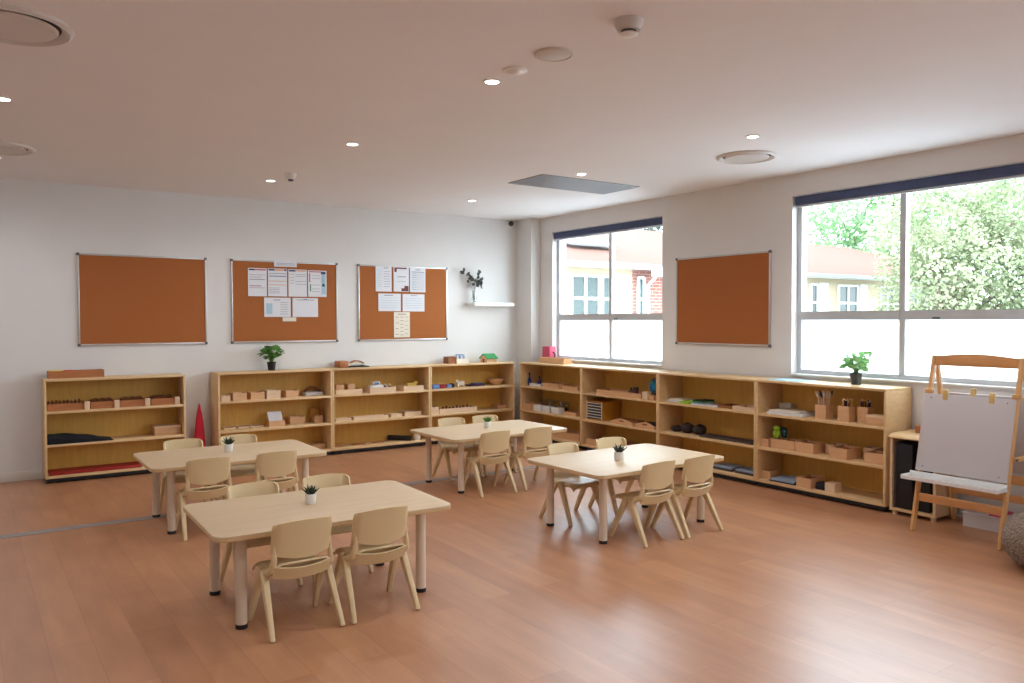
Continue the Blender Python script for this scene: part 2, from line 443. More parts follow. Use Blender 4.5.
def window(n, a, b):
    r = bpy.data.objects.new('window_%d' % n, None); link(r); r['kind'] = 'structure'
    r.location = (.1, (a+b)/2, 0); L = (b-a)/2
    f = B(); x0, x1 = -.02, .05
    f.box(x0, x1, -L, -L+.045, Z0, Z1); f.box(x0, x1, L-.045, L, Z0, Z1)
    f.box(x0, x1, -L+.045, L-.045, Z0, Z0+.05); f.box(x0, x1, -L+.045, L-.045, Z1-.05, Z1)
    obj('frame', f, 'whiteframe', r)
    m = -.04 if n == 1 else -.018
    obj('mullion', B().box(-.015, .045, m-.024, m+.024, Z0+.05, Z1-.05), 'whiteframe', r)
    t = B()
    for p, q in ((-L+.045, m-.024), (m+.024, L-.045)): t.box(-.022, .046, p, q, 1.495, 1.57)
    obj('transom', t, 'whiteframe', r)
    for p, q in ((-L+.045, m-.024), (m+.024, L-.045)):
        obj('glass_pane', B().box(.012, .018, p, q, 1.57, Z1-.05), 'glass', r)
        obj('frosted_pane', B().box(.012, .018, p, q, Z0+.05, 1.495), 'frost', r)
    obj('catch', B().box(-.03, -.022, -.03-.3*n/2, .03-.3*n/2, 1.50, 1.515, .002), 'greycap', r)
    obj('sill', B().box(-.125, -.02, -L, L, Z0-.025+.026, Z0+.012), 'sill', r)
for i, (a, b) in enumerate(WIN): window(i+1, a, b)

def blind(a, b, lab):
    r = thing('roller_blind', lab, 'blind', (.045, (a+b)/2, 0)); L = (b-a)/2-.012
    obj('fabric_roll', B().box(-.035, .03, -L, L, 2.532, 2.610, .012), 'navy', r)
    obj('head_rail', B().box(-.038, .03, -L-.008, L+.008, 2.6105, 2.6195), 'whiteframe', r)
    obj('bottom_rail', B().box(-.02, .005, -L, L, 2.512, 2.5315, .003), 'whiteframe', r)
blind(*WIN[0], 'navy roller blind rolled up over the window nearest the room corner')
blind(*WIN[1], 'navy roller blind rolled up over the window behind the easel')
ch = B()
ch.tube([(0, .010*math.sin(k), 2.52-.155*k/2) for k in range(0, 15)], .003, 6)
solo('blind_chain', ch, 'white', 'white blind chain hanging at the left side of the corner window', 'chain', (.03, -.628, 0))

# ------------------------------------------------------------------ ceiling fittings
def lathe_part(name, prof, m, parent, n=28): return obj(name, B().lathe(prof, n), m, parent)
DL = [(-1.6, -1.24), (-3.83, -1.26), (-6.0, -1.1), (-1.62, -3.15), (-3.82, -3.147), (-6.02, -3.13), (-1.54, -4.98), (-3.81, -5.04), (-6.02, -5.0)]
where = ['by the room corner, beyond the return air grille', 'near the far wall, next to a tiny sensor', 'at the left picture edge, just below the smaller left vent',
         'beside the return air grille, above the long window wall', 'in the middle of the ceiling above the back tables', 'at the left picture edge between the two round vents',
         'near the round vent in front of the right window', 'beside the small smoke alarm, nearest the viewer', 'out of frame by the large left round vent']
base = None
for i, (x, y) in enumerate(DL+[(-1.6, -6.9), (-3.82, -6.9), (-6.02, -6.9), (-1.6, -8.8), (-3.82, -8.8), (-6.02, -8.8)]):  # the two extra rows are unseen, added to light the foreground
    lab = 'lit round white recessed downlight ' + (where[i] if i < 9 else 'added behind the viewer to light the foreground')
    if base is None:
        base = thing('downlight', lab, 'light', (x, y, H), 0, 'recessed downlights')
        lathe_part('trim_ring', [(.036, -.001), (.048, -.001), (.051, -.004), (.047, -.008), (.039, -.008), (.036, -.001)], 'white', base)
        lathe_part('lens', [(0, -.006), (.0375, -.006), (.0375, -.0005), (0, -.0005)], 'lamp', base)
    else:
        dup(base, (x, y, H), 0, lab)
    ld = bpy.data.lights.new('downlight_lamp', 'SPOT'); ld.energy = 27
    ld.spot_size = math.radians(172); ld.spot_blend = 1; ld.shadow_soft_size = .05; ld.color = (.9, .95, 1.0)
    lo = bpy.data.objects.new('downlight_lamp', ld); link(lo); lo.location = (x, y, H-.03)

def round_vent(x, y, r, lab):
    t = thing('round_air_vent', lab, 'vent', (x, y, H), 0, 'round ceiling air vents')
    lathe_part('outer_ring', [(r*.80, 0), (r*1.0, 0), (r*.99, -.012), (r*.93, -.022), (r*.84, -.012), (r*.80, -.002)], 'greyvent', t, 48)
    lathe_part('gap', [(0, -.0015), (r*.805, -.0015), (r*.805, -.0005), (0, -.0005)], 'black', t, 48)
    lathe_part('centre_disc', [(0, -.004), (r*.70, -.004), (r*.755, -.012), (r*.72, -.021), (0, -.023)], 'greyvent', t, 48)
round_vent(-1.0, -4.485, .235, 'round white ceiling air vent nearest the right window')
round_vent(-6.045, -4.555, .255, 'large round ceiling air vent cut by the top left corner of the picture')
round_vent(-5.99, -1.56, .24, 'small looking round ceiling air vent at the left edge, over the far left')

g = thing('return_air_grille', 'flat grey rectangular return air grille set in the ceiling near the corner window', 'vent', (-1.30, -2.665, H))
gb = B()
gb.box(-.6, .6, -.275, -.255, -.008, 0); gb.box(-.6, .6, .255, .275, -.008, 0); gb.box(-.6, -.58, -.255, .255, -.008, 0); gb.box(.58, .6, -.255, .255, -.008, 0)
obj('frame', gb, 'grille', g)
lb = B()
for k in range(26): lb.box(-.58, .58, -.253+k*.0198, -.240+k*.0198, -.006, -.0008)
obj('louvre', lb, 'grille', g)
obj('backing', B().box(-.58, .58, -.255, .255, -.0008, 0), 'greycap', g)

t = thing('ceiling_speaker', 'flat round white ceiling speaker between smoke alarm and drooping sensor', 'speaker', (-3.805, -5.59, H))
lathe_part('rim', [(.085, 0), (.098, 0), (.097, -.008), (.088, -.012), (.085, -.002)], 'greyvent', t)
lathe_part('grille_disc', [(0, 0), (.085, 0), (.085, -.009), (.05, -.013), (0, -.014)], 'greyvent', t)
t = thing('smoke_alarm', 'small thin round smoke alarm disc beside the nearest downlight', 'alarm', (-3.815, -5.265, H))
lathe_part('base_plate', [(0, 0), (.066, 0), (.066, -.006), (.060, -.009), (0, -.009)], 'white', t)
lathe_part('dome', [(0, -.009), (.045, -.009), (.03, -.019), (0, -.021)], 'white', t)
t = thing('ceiling_motion_sensor', 'white round bodied motion sensor hanging from the top middle of ceiling', 'sensor', (-3.80, -6.125, H))
lathe_part('body', [(0, .004), (.066, .004), (.062, -.024), (.05, -.046), (0, -.048)], 'greyvent', t)
lathe_part('lens_slot', [(0, -.048), (.034, -.048), (.034, -.055), (0, -.055)], 'greycap', t)
lathe_part('lower_cap', [(0, -.054), (.03, -.054), (.042, -.061), (.026, -.071), (0, -.073)], 'white', t)
t = thing('ceiling_sensor', 'tiny white ceiling sensor with dark tip beside the far middle downlight', 'sensor', (-3.79, -1.70, H))
lathe_part('body', [(0, .004), (.05, .004), (.048, -.03), (.03, -.052), (0, -.054)], 'white', t)
lathe_part('dark_tip', [(0, -.054), (.025, -.054), (.02, -.068), (0, -.07)], 'greycap', t)
t = thing('dome_camera', 'small black eyed security camera on white mount at the top of the corner', 'camera', (-.262, -.004, 2.765))
obj('mount', B().cyl((0, 0, 0), (0, -.03, 0), .045, .04, 20).box(-.045, .045, -.002, .004-.001, -.045, .045), 'white', t)
obj('eye', B().ball((0, -.045, 0), .034, n=16), 'black', t)

# ------------------------------------------------------------------ cork boards and papers
def corkboard(loc, rz, lab):
    t = thing('cork_board', lab, 'board', loc, rz, 'framed cork boards')
    obj('cork_panel', B().box(-.585, .585, -.012, -.001, .015, .885), 'cork', t)
    f = B()
    f.box(-.6, .6, -.018, -.001, 0, .018, .003); f.box(-.6, .6, -.018, -.001, .882, .9, .003)
    f.box(-.6, -.582, -.018, -.001, .018, .882, .003); f.box(.582, .6, -.018, -.001, .018, .882, .003)
    obj('frame', f, 'alu', t)
    for sx in (-1, 1):
        for z in (0, .9):
            obj('corner_cap', B().box(sx*.6-.022 if sx > 0 else -.604, .604 if sx > 0 else -.578, -.021, -.0015, z-.004 if z == 0 else z-.022, z+.022 if z == 0 else z+.004, .003), 'greycap', t)
    return t
zb = 2.154-.9
corkboard((-5.319+.6, 0, zb), 0, 'empty framed cork board at the far left of the back wall')
corkboard((-3.868+.6, 0, zb), 0, 'framed cork board in the middle of the back wall with seven papers')
corkboard((-2.414+.6, 0, zb), 0, 'framed cork board on the back wall beside the floating shelf, with six papers')
corkboard((0, -2.767-.6, 2.142-.9), -PI/2, 'empty framed cork board between the two windows')

def paper(x0, x1, z0, z1, lab, m='paper', heads=(), lines=(), blocks=()):
    """sheet pinned to a back wall board: heads/lines/blocks in fractions of the sheet"""
    W, Hh = x1-x0, z1-z0
    t = thing('paper_sheet', lab, 'paper', ((x0+x1)/2, -.0195, z0), 0, 'papers pinned on the cork boards')
    obj('sheet', B().box(-W/2, W/2, 0, .0012, 0, Hh), m, t)
    def strip(nm, a, b, c, d, mm):
        obj(nm, B().box(-W/2+W*a, -W/2+W*b, -.0006, .0001, Hh*c, Hh*d), mm, t)
    for q in heads: strip('header_bar', *q)
    for q in blocks: strip('printed_block', *q)
    for mm, (a, b), zz in lines:
        l = B()
        for z in zz: l.box(-W/2+W*a, -W/2+W*b, -.0006, .0001, Hh*z-.0022, Hh*z+.0022)
        obj('text_lines', l, mm, t)
rng = lambda a, b, n: [a+(b-a)*k/(n-1) for k in range(n)]
paper(-3.404, -3.148, 2.092, 2.166, 'pale card strip at the top of the middle cork board, overlapping its frame', 'paper', lines=[('ink', (.1, .9), [.3, .5])])
paper(-3.690, -3.486, 1.762, 2.068, 'portrait sheet with dark and pink header, leftmost in the upper row of the middle board', heads=[(.05, .35, .92, .97, 'black'), (.35, .95, .92, .97, 'inkred')], lines=[('ink', (.08, .9), [.59, .60, .76, .30]), ('inkred', (.08, .7), [.68, .38, .36])])
paper(-3.472, -3.260, 1.764, 2.070, 'sheet with blue and orange header, second in upper row of the middle board', heads=[(.03, .35, .92, .98, 'inkblue'), (.38, .85, .92, .98, 'inkorange'), (.85, .97, .92, .98, 'inkblue')], lines=[('inkblue', (.05, .95), [.82, .72, .73]), ('inkorange', (.05, .95), [.55, .54, .42, .41]), ('ink', (.05, .6), [.3, .24, .18, .12])])
paper(-3.245, -3.033, 1.764, 2.067, 'sheet with blue header and grey lines, third in upper row of the middle board', heads=[(.03, .38, .92, .98, 'inkblue'), (.38, .95, .93, .98, 'inkorange')], lines=[('ink', (.38, .95), [.82, .75, .56, .46]), ('ink', (.05, .3), [.82, .7, .6, .5])])
paper(-3.020, -2.802, 1.765, 2.063, 'sheet with pink, green and blue patches, rightmost in upper row of the middle board', heads=[(.05, .7, .93, .97, 'inkred'), (.7, .95, .86, .96, 'inkblue')], blocks=[(.72, .95, .1, .84, 'inkcyan'), (.1, .16, .2, .48, 'inkgreen'), (.06, .12, .55, .9, 'inkred'), (.78, .88, .4, .5, 'ochre')], lines=[('ink', (.22, .65), [.8, .7, .45, .3, .2])])
paper(-3.518, -3.222, 1.537, 1.750, 'landscape sheet with faint columns, left one in the lower row of the middle board', heads=[(.35, .6, .86, .9, 'ink')], blocks=[(.08, .3, .15, .7, 'inkcyan'), (.35, .55, .12, .75, 'paper')], lines=[('ink', (.6, .9), rng(.15, .75, 6))])
paper(-3.201, -2.906, 1.537, 1.750, 'landscape sheet with one printed heading, right one in the lower row of the middle board', heads=[(.15, .85, .88, .91, 'ink'), (.43, .57, .92, .95, 'ink')])
paper(-3.315, -3.160, 1.488, 1.533, 'small blank card strip lowest on the middle cork board', 'papercream')
paper(-2.192, -1.984, 1.841, 2.142, 'portrait sheet with two pale columns, upper left on the board beside the floating shelf', heads=[(.5, .8, .92, .95, 'ink')], lines=[('inkcyan', (.1, .4), rng(.2, .85, 9)), ('ink', (.5, .9), rng(.2, .8, 7))])
paper(-1.957, -1.752, 1.844, 2.138, 'portrait sheet with maroon corner shapes, upper middle on the board beside the floating shelf', blocks=[(.2, .85, .93, .99, 'inkbrown'), (.05, .2, .8, .98, 'inkbrown'), (.5, .97, .02, .14, 'inkbrown'), (.7, .97, .14, .24, 'inkbrown')], lines=[('ink', (.25, .8), [.62, .6, .42])])
paper(-1.737, -1.525, 1.840, 2.139, 'portrait sheet with dark rule under heading, upper right on the board beside floating shelf', heads=[(.1, .92, .815, .835, 'inkblue'), (.35, .65, .9, .93, 'ink')], lines=[('ink', (.12, .9), rng(.1, .75, 9)), ('inkcyan', (.12, .4), rng(.12, .7, 7))])
paper(-2.159, -1.863, 1.607, 1.818, 'landscape sheet, left one of two below the portraits beside the floating shelf', heads=[(.25, .65, .88, .92, 'ink')], lines=[('inkcyan', (.1, .9), rng(.2, .75, 5))])
paper(-1.839, -1.540, 1.605, 1.816, 'landscape sheet, right one of two below the portraits beside the floating shelf', heads=[(.35, .65, .9, .93, 'ink')], lines=[('inkcyan', (.1, .9), rng(.2, .75, 5))])
paper(-1.957, -1.743, 1.290, 1.597, 'cream sheet with rows of small dark figures, lowest on the board beside floating shelf', 'papercream', heads=[(.25, .75, .9, .93, 'ink')], lines=[('greycap', (.1, .3), rng(.12, .8, 4)), ('greycap', (.4, .6), rng(.1, .8, 6)), ('ink', (.68, .9), rng(.15, .8, 5))])

# ------------------------------------------------------------------ floating shelf and vase
solo('floating_shelf', B().box(-.305, .305, -.2, 0, 0, .045, .003), 'white', 'white floating shelf on the back wall beside the corner', 'shelf', (-.618, 0, 1.676))
v = thing('glass_vase', 'slim clear glass vase with dark twigs at left end of the floating shelf', 'vase', (-.862, -.085, 1.721))
obj('vase', B().lathe([(0, 0), (.028, 0), (.032, .04), (.026, .09), (.022, .13), (.024, .15), (.021, .15), (.019, .13), (.023, .09), (.028, .04), (.025, .006), (0, .006)]), 'jar', v)
b = B(); lv = B()
tips = [((0, 0, .01), (-.03, .01, .2), (-.09, .015, .32), (-.17, -.01, .39)), ((0, 0, .01), (-.02, -.01, .2), (-.07, -.02, .28), (-.09, -.02, .34)), ((0, 0, .01), (.01, .0, .2), (.04, -.03, .28), (.07, -.02, .36)), ((0, 0, .01), (.02, .01, .18), (.08, .0, .25), (.14, 0, .30)), ((0, 0, .01), (.0, .02, .18), (.06, -.01, .24), (.11, -.01, .20))]
RL = random.Random(3)
for q in tips:
    b.tube(q, [.003, .0028, .0022, .0014], 6)
    for k in range(5):
        f = .5+.5*k/4; i = min(2, int(f*3)); a, c = Vector(q[i]), Vector(q[i+1]); p = a.lerp(c, f*3-i)
        if p.z < .2: continue
        d = Vector((RL.uniform(-1, 1), RL.uniform(-.4, .4), RL.uniform(-.3, .9)))
        lv.leafq(p, d, Vector((RL.uniform(-.3, .3), -1, RL.uniform(-.3, .3))), RL.uniform(.045, .075), RL.uniform(.042, .06))
obj('twig', b, 'stem', v); obj('leaves', lv, 'leafdark', v)

# ------------------------------------------------------------------ storage shelf units
HT, S1, S2, SB = .959, .663, .358, .067
def make_unit(D, lab, loc, rz):
    t = thing('storage_shelf', lab, 'shelf', loc, rz, 'birch storage shelf units')
    W = 1.227
    for x in (0, W-.02): obj('side_panel', B().box(x, x+.02, -D, 0, .045, HT-.02, .0015), 'birch', t)
    obj('top_panel', B().box(0, W, -D, 0, HT-.02, HT, .002), 'birch', t)
    obj('back_panel', B().box(.02, W-.02, -.012, 0, .045, HT-.02), 'birchback', t)
    for z in (S1, S2): obj('shelf', B().box(.02, W-.02, -D+.002, -.012, z-.022, z, .0015), 'birch', t)
    obj('bottom_panel', B().box(.02, W-.02, -D, -.012, SB-.022, SB, .0015), 'birch', t)
    obj('plinth', B().box(.01, W-.01, -D+.012, -.03, .014, .045), 'black', t)
    for x in (.1, W-.1):
        for y in (-D+.05, -.07):
            obj('caster', B().cyl((x-.012, y, .016), (x+.012, y, .016), .016, n=16), 'blackcap', t)
    return t
uw = 1.23
XB = [-5.640, -4.099, -4.099+uw, -4.099+2*uw]; YR = [-.412-k*uw for k in range(4)]
lb = ['birch storage shelf standing alone at the left under the empty cork board', 'birch storage shelf under the middle cork board, black potted plant on top', 'birch storage shelf third from the left along the back wall, with brown tray on top',
      'birch storage shelf at right end of back wall, green roofed toy house on top', 'birch storage shelf under the corner window nearest the corner, pink box on top', 'birch storage shelf with the blue globe, under right half of the corner window',
      'birch storage shelf under the cork board between the windows', 'birch storage shelf at the near end of the window wall, charcoal potted plant on top']
for i in range(4): make_unit(.318, lb[i], (XB[i]+.0015, -.021, 0), 0)
for i in range(4): make_unit(.364, lb[4+i], (-.021, YR[i]-.0015, 0), -PI/2)

# placing: side 'b' (back wall, a = x) or 'r' (window wall, a = y going down); front = y or x of the front face
def at(side, a0, a1, front, z):
    return ((a0+a1)/2, front, z) if side == 'b' else (front, (a0+a1)/2, z), (0 if side == 'b' else -PI/2), abs(a1-a0)

def wbox(side, a0, a1, front, z, d, h, lab, m='boxwood', name='wooden_box', t=.008, group='wooden boxes and trays on the shelves', fill=None, fillname='contents', cat='box'):
    loc, rz, W = at(side, a0, a1, front, z)
    if fill is None: return solo(name, B().openbox(-W/2, W/2, 0, d, 0, h, t), m, lab, cat, loc, rz, group)
    r = thing(name, lab, cat, loc, rz, group)
    obj('box_body', B().openbox(-W/2, W/2, 0, d, 0, h, t), m, r)
    obj(fillname, B().box(-W/2+t+.001, W/2-t-.001, t+.001, d-t-.001, .0085, h*.8, .003), fill, r)
    return r
def tray(side, a0, a1, front, z, d, h, lab, m='boxpale', name='wooden_tray', group='wooden boxes and trays on the shelves'):
    return wbox(side, a0, a1, front, z, d, h, lab, m, name, .009, group, cat='tray')
def block(side, a0, a1, front, z, d, h, lab, m, name, cat, group=None, bev=.004, rzz=0):
    loc, rz, W = at(side, a0, a1, front, z)
    return solo(name, B().box(-W/2, W/2, 0, d, 0, h, bev), m, lab, cat, loc, rz+rzz, group)

# ---- unit 1 (left, standing alone)
def alpha_box(x0, x1, lab):
    loc, rz, W = at('b', x0, x1, -.31, S1)
    t = thing('letter_box', lab, 'box', loc, rz, 'brown letter boxes on the left shelf')
    obj('box_body', B().openbox(-W/2, W/2-.03, .02, .24, 0, .066, .008), 'boxmid', t)
    obj('end_block', B().box(W/2-.045, W/2, -.005, .019, 0, .076, .003), 'boxpale', t)
    dv = B()
    for k in range(9):
        x = -W/2+.02+k*(W-.08)/8.5; dv.box(x, x+.006, .04, .2, .009, .084+.008*((k*7) % 3)/2)
    obj('cards', dv, 'boxdark', t)
alpha_box(-5.612, -5.262, 'long reddish brown box of cards, leftmost on the top shelf below the empty board')
alpha_box(-5.252, -5.008, 'reddish brown box of cards, second from left below the empty board')
alpha_box(-4.997, -4.735, 'reddish brown box of cards, third from left below the empty board')
alpha_box(-4.722, -4.462, 'reddish brown box of cards, rightmost on the top shelf below the empty board')
loc = (-5.355, -.19, HT)
t = thing('long_tray', 'long wooden tray with rounded end and coloured blocks on top of the left shelf', 'tray', loc)
obj('tray_body', B().openbox(-.235, .235, 0, .14, 0, .068, .01), 'boxmid', t)
solo('toy_block', B().box(-.055, .055, 0, .1, 0, .066, .005), 'yellow', 'yellow block at the left end of the long tray on the left shelf', 'block', (-5.52, -.17, HT+.0085))
solo('toy_block', B().box(-.04, .04, 0, .1, 0, .063, .005), 'crimson', 'red block next to the yellow one in the long tray on the left shelf', 'block', (-5.415, -.17, HT+.0085))
def moundf(L, D, h):
    def f(u, v):
        x = -L/2+L*u; y = D*v
        prof = h*(1-u**2.2)*(0.55+.45*math.sin(PI*min(1, max(0, v))))**1
        return (x, y, max(.004, prof+.003*math.sin(17*u+5*v)))
    return f
b = B()
L, D = .55, .24; f = moundf(L, D, .088); nu, nv = 22, 8
T = [[b.bm.verts.new(f(i/nu, j/nv)) for j in range(nv+1)] for i in range(nu+1)]
G = [[b.bm.verts.new((-L/2+L*i/nu, D*j/nv, 0)) for j in range(nv+1)] for i in range(nu+1)]
for i in range(nu):
    for j in range(nv):
        b.bm.faces.new((T[i][j], T[i+1][j], T[i+1][j+1], T[i][j+1])); b.bm.faces.new((G[i][j], G[i][j+1], G[i+1][j+1], G[i+1][j]))
for i in range(nu):
    b.bm.faces.new((T[i][0], G[i][0], G[i+1][0], T[i+1][0])); b.bm.faces.new((T[i][nv], T[i+1][nv], G[i+1][nv], G[i][nv]))
for j in range(nv):
    b.bm.faces.new((T[0][j], T[0][j+1], G[0][j+1], G[0][j])); b.bm.faces.new((T[nu][j], G[nu][j], G[nu][j+1], T[nu][j+1]))
solo('folded_cloth', b, 'blackfelt', 'black folded cloth lying on the middle shelf of the left unit', 'cloth', (-5.341, -.325, S2))
t = thing('lidded_box', 'pale wooden box with whitish lid on the middle shelf of the left unit', 'box', (-4.563, -.24, S2))
obj('box_body', B().box(-.122, .122, 0, .16, 0, .072, .003), 'boxwood', t); obj('lid', B().box(-.126, .126, -.004, .164, .072, .09, .004), 'boxpale', t)
for k in range(4):
    solo('red_rod', B().box(-.41, .37, -.0265, .0265, 0, .028, .004), 'red', 'long red wooden rod lying on the bottom shelf of the left unit', 'rod', (-5.19, -.275+k*.055, SB), 0, 'red rods on the bottom shelf')
solo('rolled_mat', B().lathe([(0, 0), (.066, 0), (.062, .15), (.05, .34), (.03, .52), (.006, .64), (0, .645)], 20, sy=.8), 'crimson', 'crimson rolled cloth mat standing on the floor in the gap beside the left shelf', 'mat', (-4.235, -.13, 0))

# ---- unit 2
for a0, a1, fr, h, m, lab in [(-4.052, -3.962, -.294, .06, 'boxpale', 'smallest pale box, leftmost on the top shelf below the middle cork board'),
                           (-3.940, -3.800, -.315, .083, 'boxwood', 'plain box, second from left on top shelf below the middle cork board'),
                           (-3.746, -3.603, -.276, .075, 'boxwood', 'plain box, third from left on top shelf below the middle cork board'),
                           (-3.577, -3.433, -.278, .087, 'boxpale', 'yellowish box, fourth from left on top shelf below the middle cork board')]:
    wbox('b', a0, a1, fr, S1, .15, h, lab, m)
wbox('b', -3.367, -3.228, -.264, S1, .14, .074, 'box with dark blue cards inside, next to the arched tray below the middle cork board', 'boxwood', fill='deepblue', fillname='card_stack')
t = thing('arched_tray', 'whitish tray with brown arched end, at right end of the top shelf below middle board', 'tray', (-3.005, -.19, S1))
obj('tray_body', B().openbox(-.11, .085, 0, .13, 0, .036, .008), 'paper', t)
ar = [(-.10+.2*k/12, .045+.05*math.sin(PI*k/12)) for k in range(13)]
obj('arch', B().prism([(x*1.0, z) for x, z in ar]+[(x*.86, z-.02) for x, z in ar[::-1]], 'y', .1, .13).box(-.1, -.085, .1, .13, .036, .05).box(.0852, .1, .1, .13, 0, .05), 'boxdark', t)
for a0, a1, fr, lab in [(-4.005, -3.885, -.2, 'left'), (-3.862, -3.742, -.195, 'middle'), (-3.728, -3.600, -.215, 'right')]:
    loc, rz, W = at('b', a0, a1, fr, S2)
    t = thing('puzzle_tray', 'thin wooden puzzle tray, %s one of three lying below the boxes under the middle board' % lab, 'tray', loc, 0, 'thin puzzle trays')
    obj('board', B().openbox(-W/2, W/2, 0, .13, 0, .018, .012, .01), 'boxpale', t)
    obj('inlay', B().prism([(-W*.3, .03), (W*.1, .025), (W*.32, .06), (W*.2, .10), (-W*.1, .105), (-W*.32, .07)], 'z', .0102, .016), 'boxmid', t)
t = thing('paper_holder', 'wooden box holding a curling white paper sheet, middle shelf below the black potted plant', 'box', (-3.47, -.275, S2))
obj('box_body', B().openbox(-.084, .084, 0, .15, 0, .064, .008), 'boxwood', t)
obj('sheet', B().shell(lambda u, v: (-.078+.15*u, .03+.055*math.sin(v*1.7)**2, .02+.135*math.sin(v*1.35)/math.sin(1.35)), 3, 10, .002), 'paper', t)
wbox('b', -3.297, -3.128, -.185, S2, .13, .078, 'brown wooden box between the paper holder and the ochre caddy', 'boxwood', fill='boxmid', fillname='card_stack')
t = thing('wooden_caddy', 'ochre wooden caddy with slanting back, right end of middle shelf below the middle board', 'caddy', (-2.985, -.2, S2))
obj('base_box', B().openbox(-.035, .055, 0, .1, 0, .075, .008), 'boxwood', t)
obj('slanting_back', B().box(-.055, .04, .105, .117, 0, .15, .003), 'ochre', t)
obj('end_board', B().prism([(0.0, 0), (.11, 0), (.10, .13), (.06, .15)], 'x', .0555, .066), 'boxmid', t)
tray('b', -3.06, -2.905, -.215, SB, .16, .05, 'low wooden box on the bottom shelf seen past the corner of the back left table', 'boxwood')

# ---- unit 3
t = thing('document_tray', 'brown wooden tray with loose papers on top of the back wall shelves', 'tray', (-2.54, -.2, HT))
obj('block_end', B().box(-.185, -.075, 0, .17, 0, .075, .012), 'boxmid', t)
obj('base_board', B().box(-.074, .18, 0, .17, 0, .012, .002), 'black', t)
obj('papers', B().shell(lambda u, v: (-.07+.22*u, .015+.14*v, .02+.035*math.sin(PI*u)*(.6+.4*v)), 8, 3, .006), 'papercream', t)
obj('wooden_scoop', B().shell(lambda u, v: (-.01+.175*u, .10+.065*v, .03+.045*math.sin(PI*(.12+.8*u))), 8, 3, .01), 'boxmid', t)
tray('b', -2.79, -2.475, -.25, S1, .19, .05, 'pale tray carrying two wooden blocks at left of the third shelf unit', 'boxpale')
block('b', -2.768, -2.682, -.205, S1+.0085, .1, .096, 'left wooden block in the pale tray of the third shelf unit', 'boxwood', 'wooden_block', 'block')
block('b', -2.628, -2.545, -.205, S1+.0085, .1, .1, 'right wooden block in the pale tray of the third shelf unit', 'boxwood', 'wooden_block', 'block')
tray('b', -2.41, -2.085, -.325, S1, .2, .062, 'pale tray with the white toy car, top shelf of the third shelf unit', 'boxpale')
t = thing('toy_car', 'white and blue toy car lying in a tray on the third shelf unit', 'toy', (-2.285, -.2, S1+.0085))
obj('car_body', B().box(-.085, .085, -.04, .04, .02, .075, .014), 'white', t)
obj('cabin', B().box(-.05, .05, -.035, .035, .075, .115, .016), 'white', t)
obj('window_band', B().box(-.03, .03, -.0375, .0375, .082, .104, .004), 'blue', t)
for x in (-.055, .055):
    for y in (-.042, .042): obj('wheel', B().cyl((x, y-.008, .022), (x, y+.008, .022), .022, n=16), 'black', t)
def peg(x, y, z, m, lab):
    t = thing('peg_figure', lab, 'toy', (x, y, z))
    obj('body', B().lathe([(0, 0), (.018, 0), (.016, .04), (.008, .06), (0, .062)], 14), m, t); obj('head', B().ball((0, 0, .07), .014, n=12), 'boxpale', t)
peg(-2.165, -.2, S1+.0085, 'deepblue', 'dark blue peg figure beside the toy car')
peg(-2.12, -.225, S1+.0085, 'slate', 'grey peg figure at right end of the toy car tray')
tray('b', -1.985, -1.72, -.325, S1, .19, .06, 'pale tray with yellow wooden animal, top shelf of the third shelf unit', 'boxpale')
def animal(x, y, z, s, m, lab, rz=0):
    t = thing('wooden_animal', lab, 'toy', (x, y, z), rz)
    o = [(-.07, .03), (-.075, .07), (-.06, .085), (-.02, .08), (.02, .088), (.04, .105), (.055, .112), (.068, .1), (.078, .085), (.074, .07), (.055, .068), (.05, .03)]
    obj('body', B().prism([(p[0]*s, p[1]*s) for p in o], 'y', -.018*s, .018*s, .004), m, t)
    for xx in (-.058, .035):
        for yy in (-.012, .012): obj('leg', B().box((xx-.012)*s, (xx+.012)*s, (yy-.006)*s, (yy+.006)*s, 0, .032*s, .002), m, t)
animal(-1.82, -.22, S1+.0085, .95, 'yellow', 'yellow wooden animal standing in a tray on the third shelf unit')
tray('b', -2.79, -2.605, -.24, S2, .1, .03, 'long thin pale tray, left of three on the middle shelf of the third unit', 'boxpale')
tray('b', -2.575, -2.145, -.24, S2, .1, .033, 'longest thin pale tray, middle of three on middle shelf of the third unit', 'boxpale')
tray('b', -2.105, -1.965, -.24, S2, .1, .038, 'short thin pale tray, right of three on the middle shelf of the third unit', 'boxpale')
wbox('b', -1.93, -1.71, -.24, S2, .15, .052, 'shallow box with brown end at right of the middle shelf of the third unit', 'boxpale', fill='boxdark', fillname='card_stack')
for a0, a1, lab in [(-2.80, -2.69, 'left'), (-2.583, -2.427, 'middle'), (-2.334, -2.19, 'right')]:
    block('b', a0, a1, -.235, SB, .05, .014, 'small flat brown board, %s of three on the bottom shelf of the third unit' % lab, 'boxmid', 'flat_board', 'board', 'flat brown boards', .003)
solo('black_tube', B().cyl((0, .21, .03), (.19, 0, .03), .03, n=20), 'black', 'black tube lying on the bottom shelf beside a white cup', 'tube', (-2.06, -.275, SB))
solo('cup', B().lathe([(0, 0), (.036, 0), (.042, .085), (.038, .085), (.033, .008), (0, .008)]), 'papercream', 'white cup on the bottom shelf at right of the black tube', 'cup', (-1.785, -.27, SB))

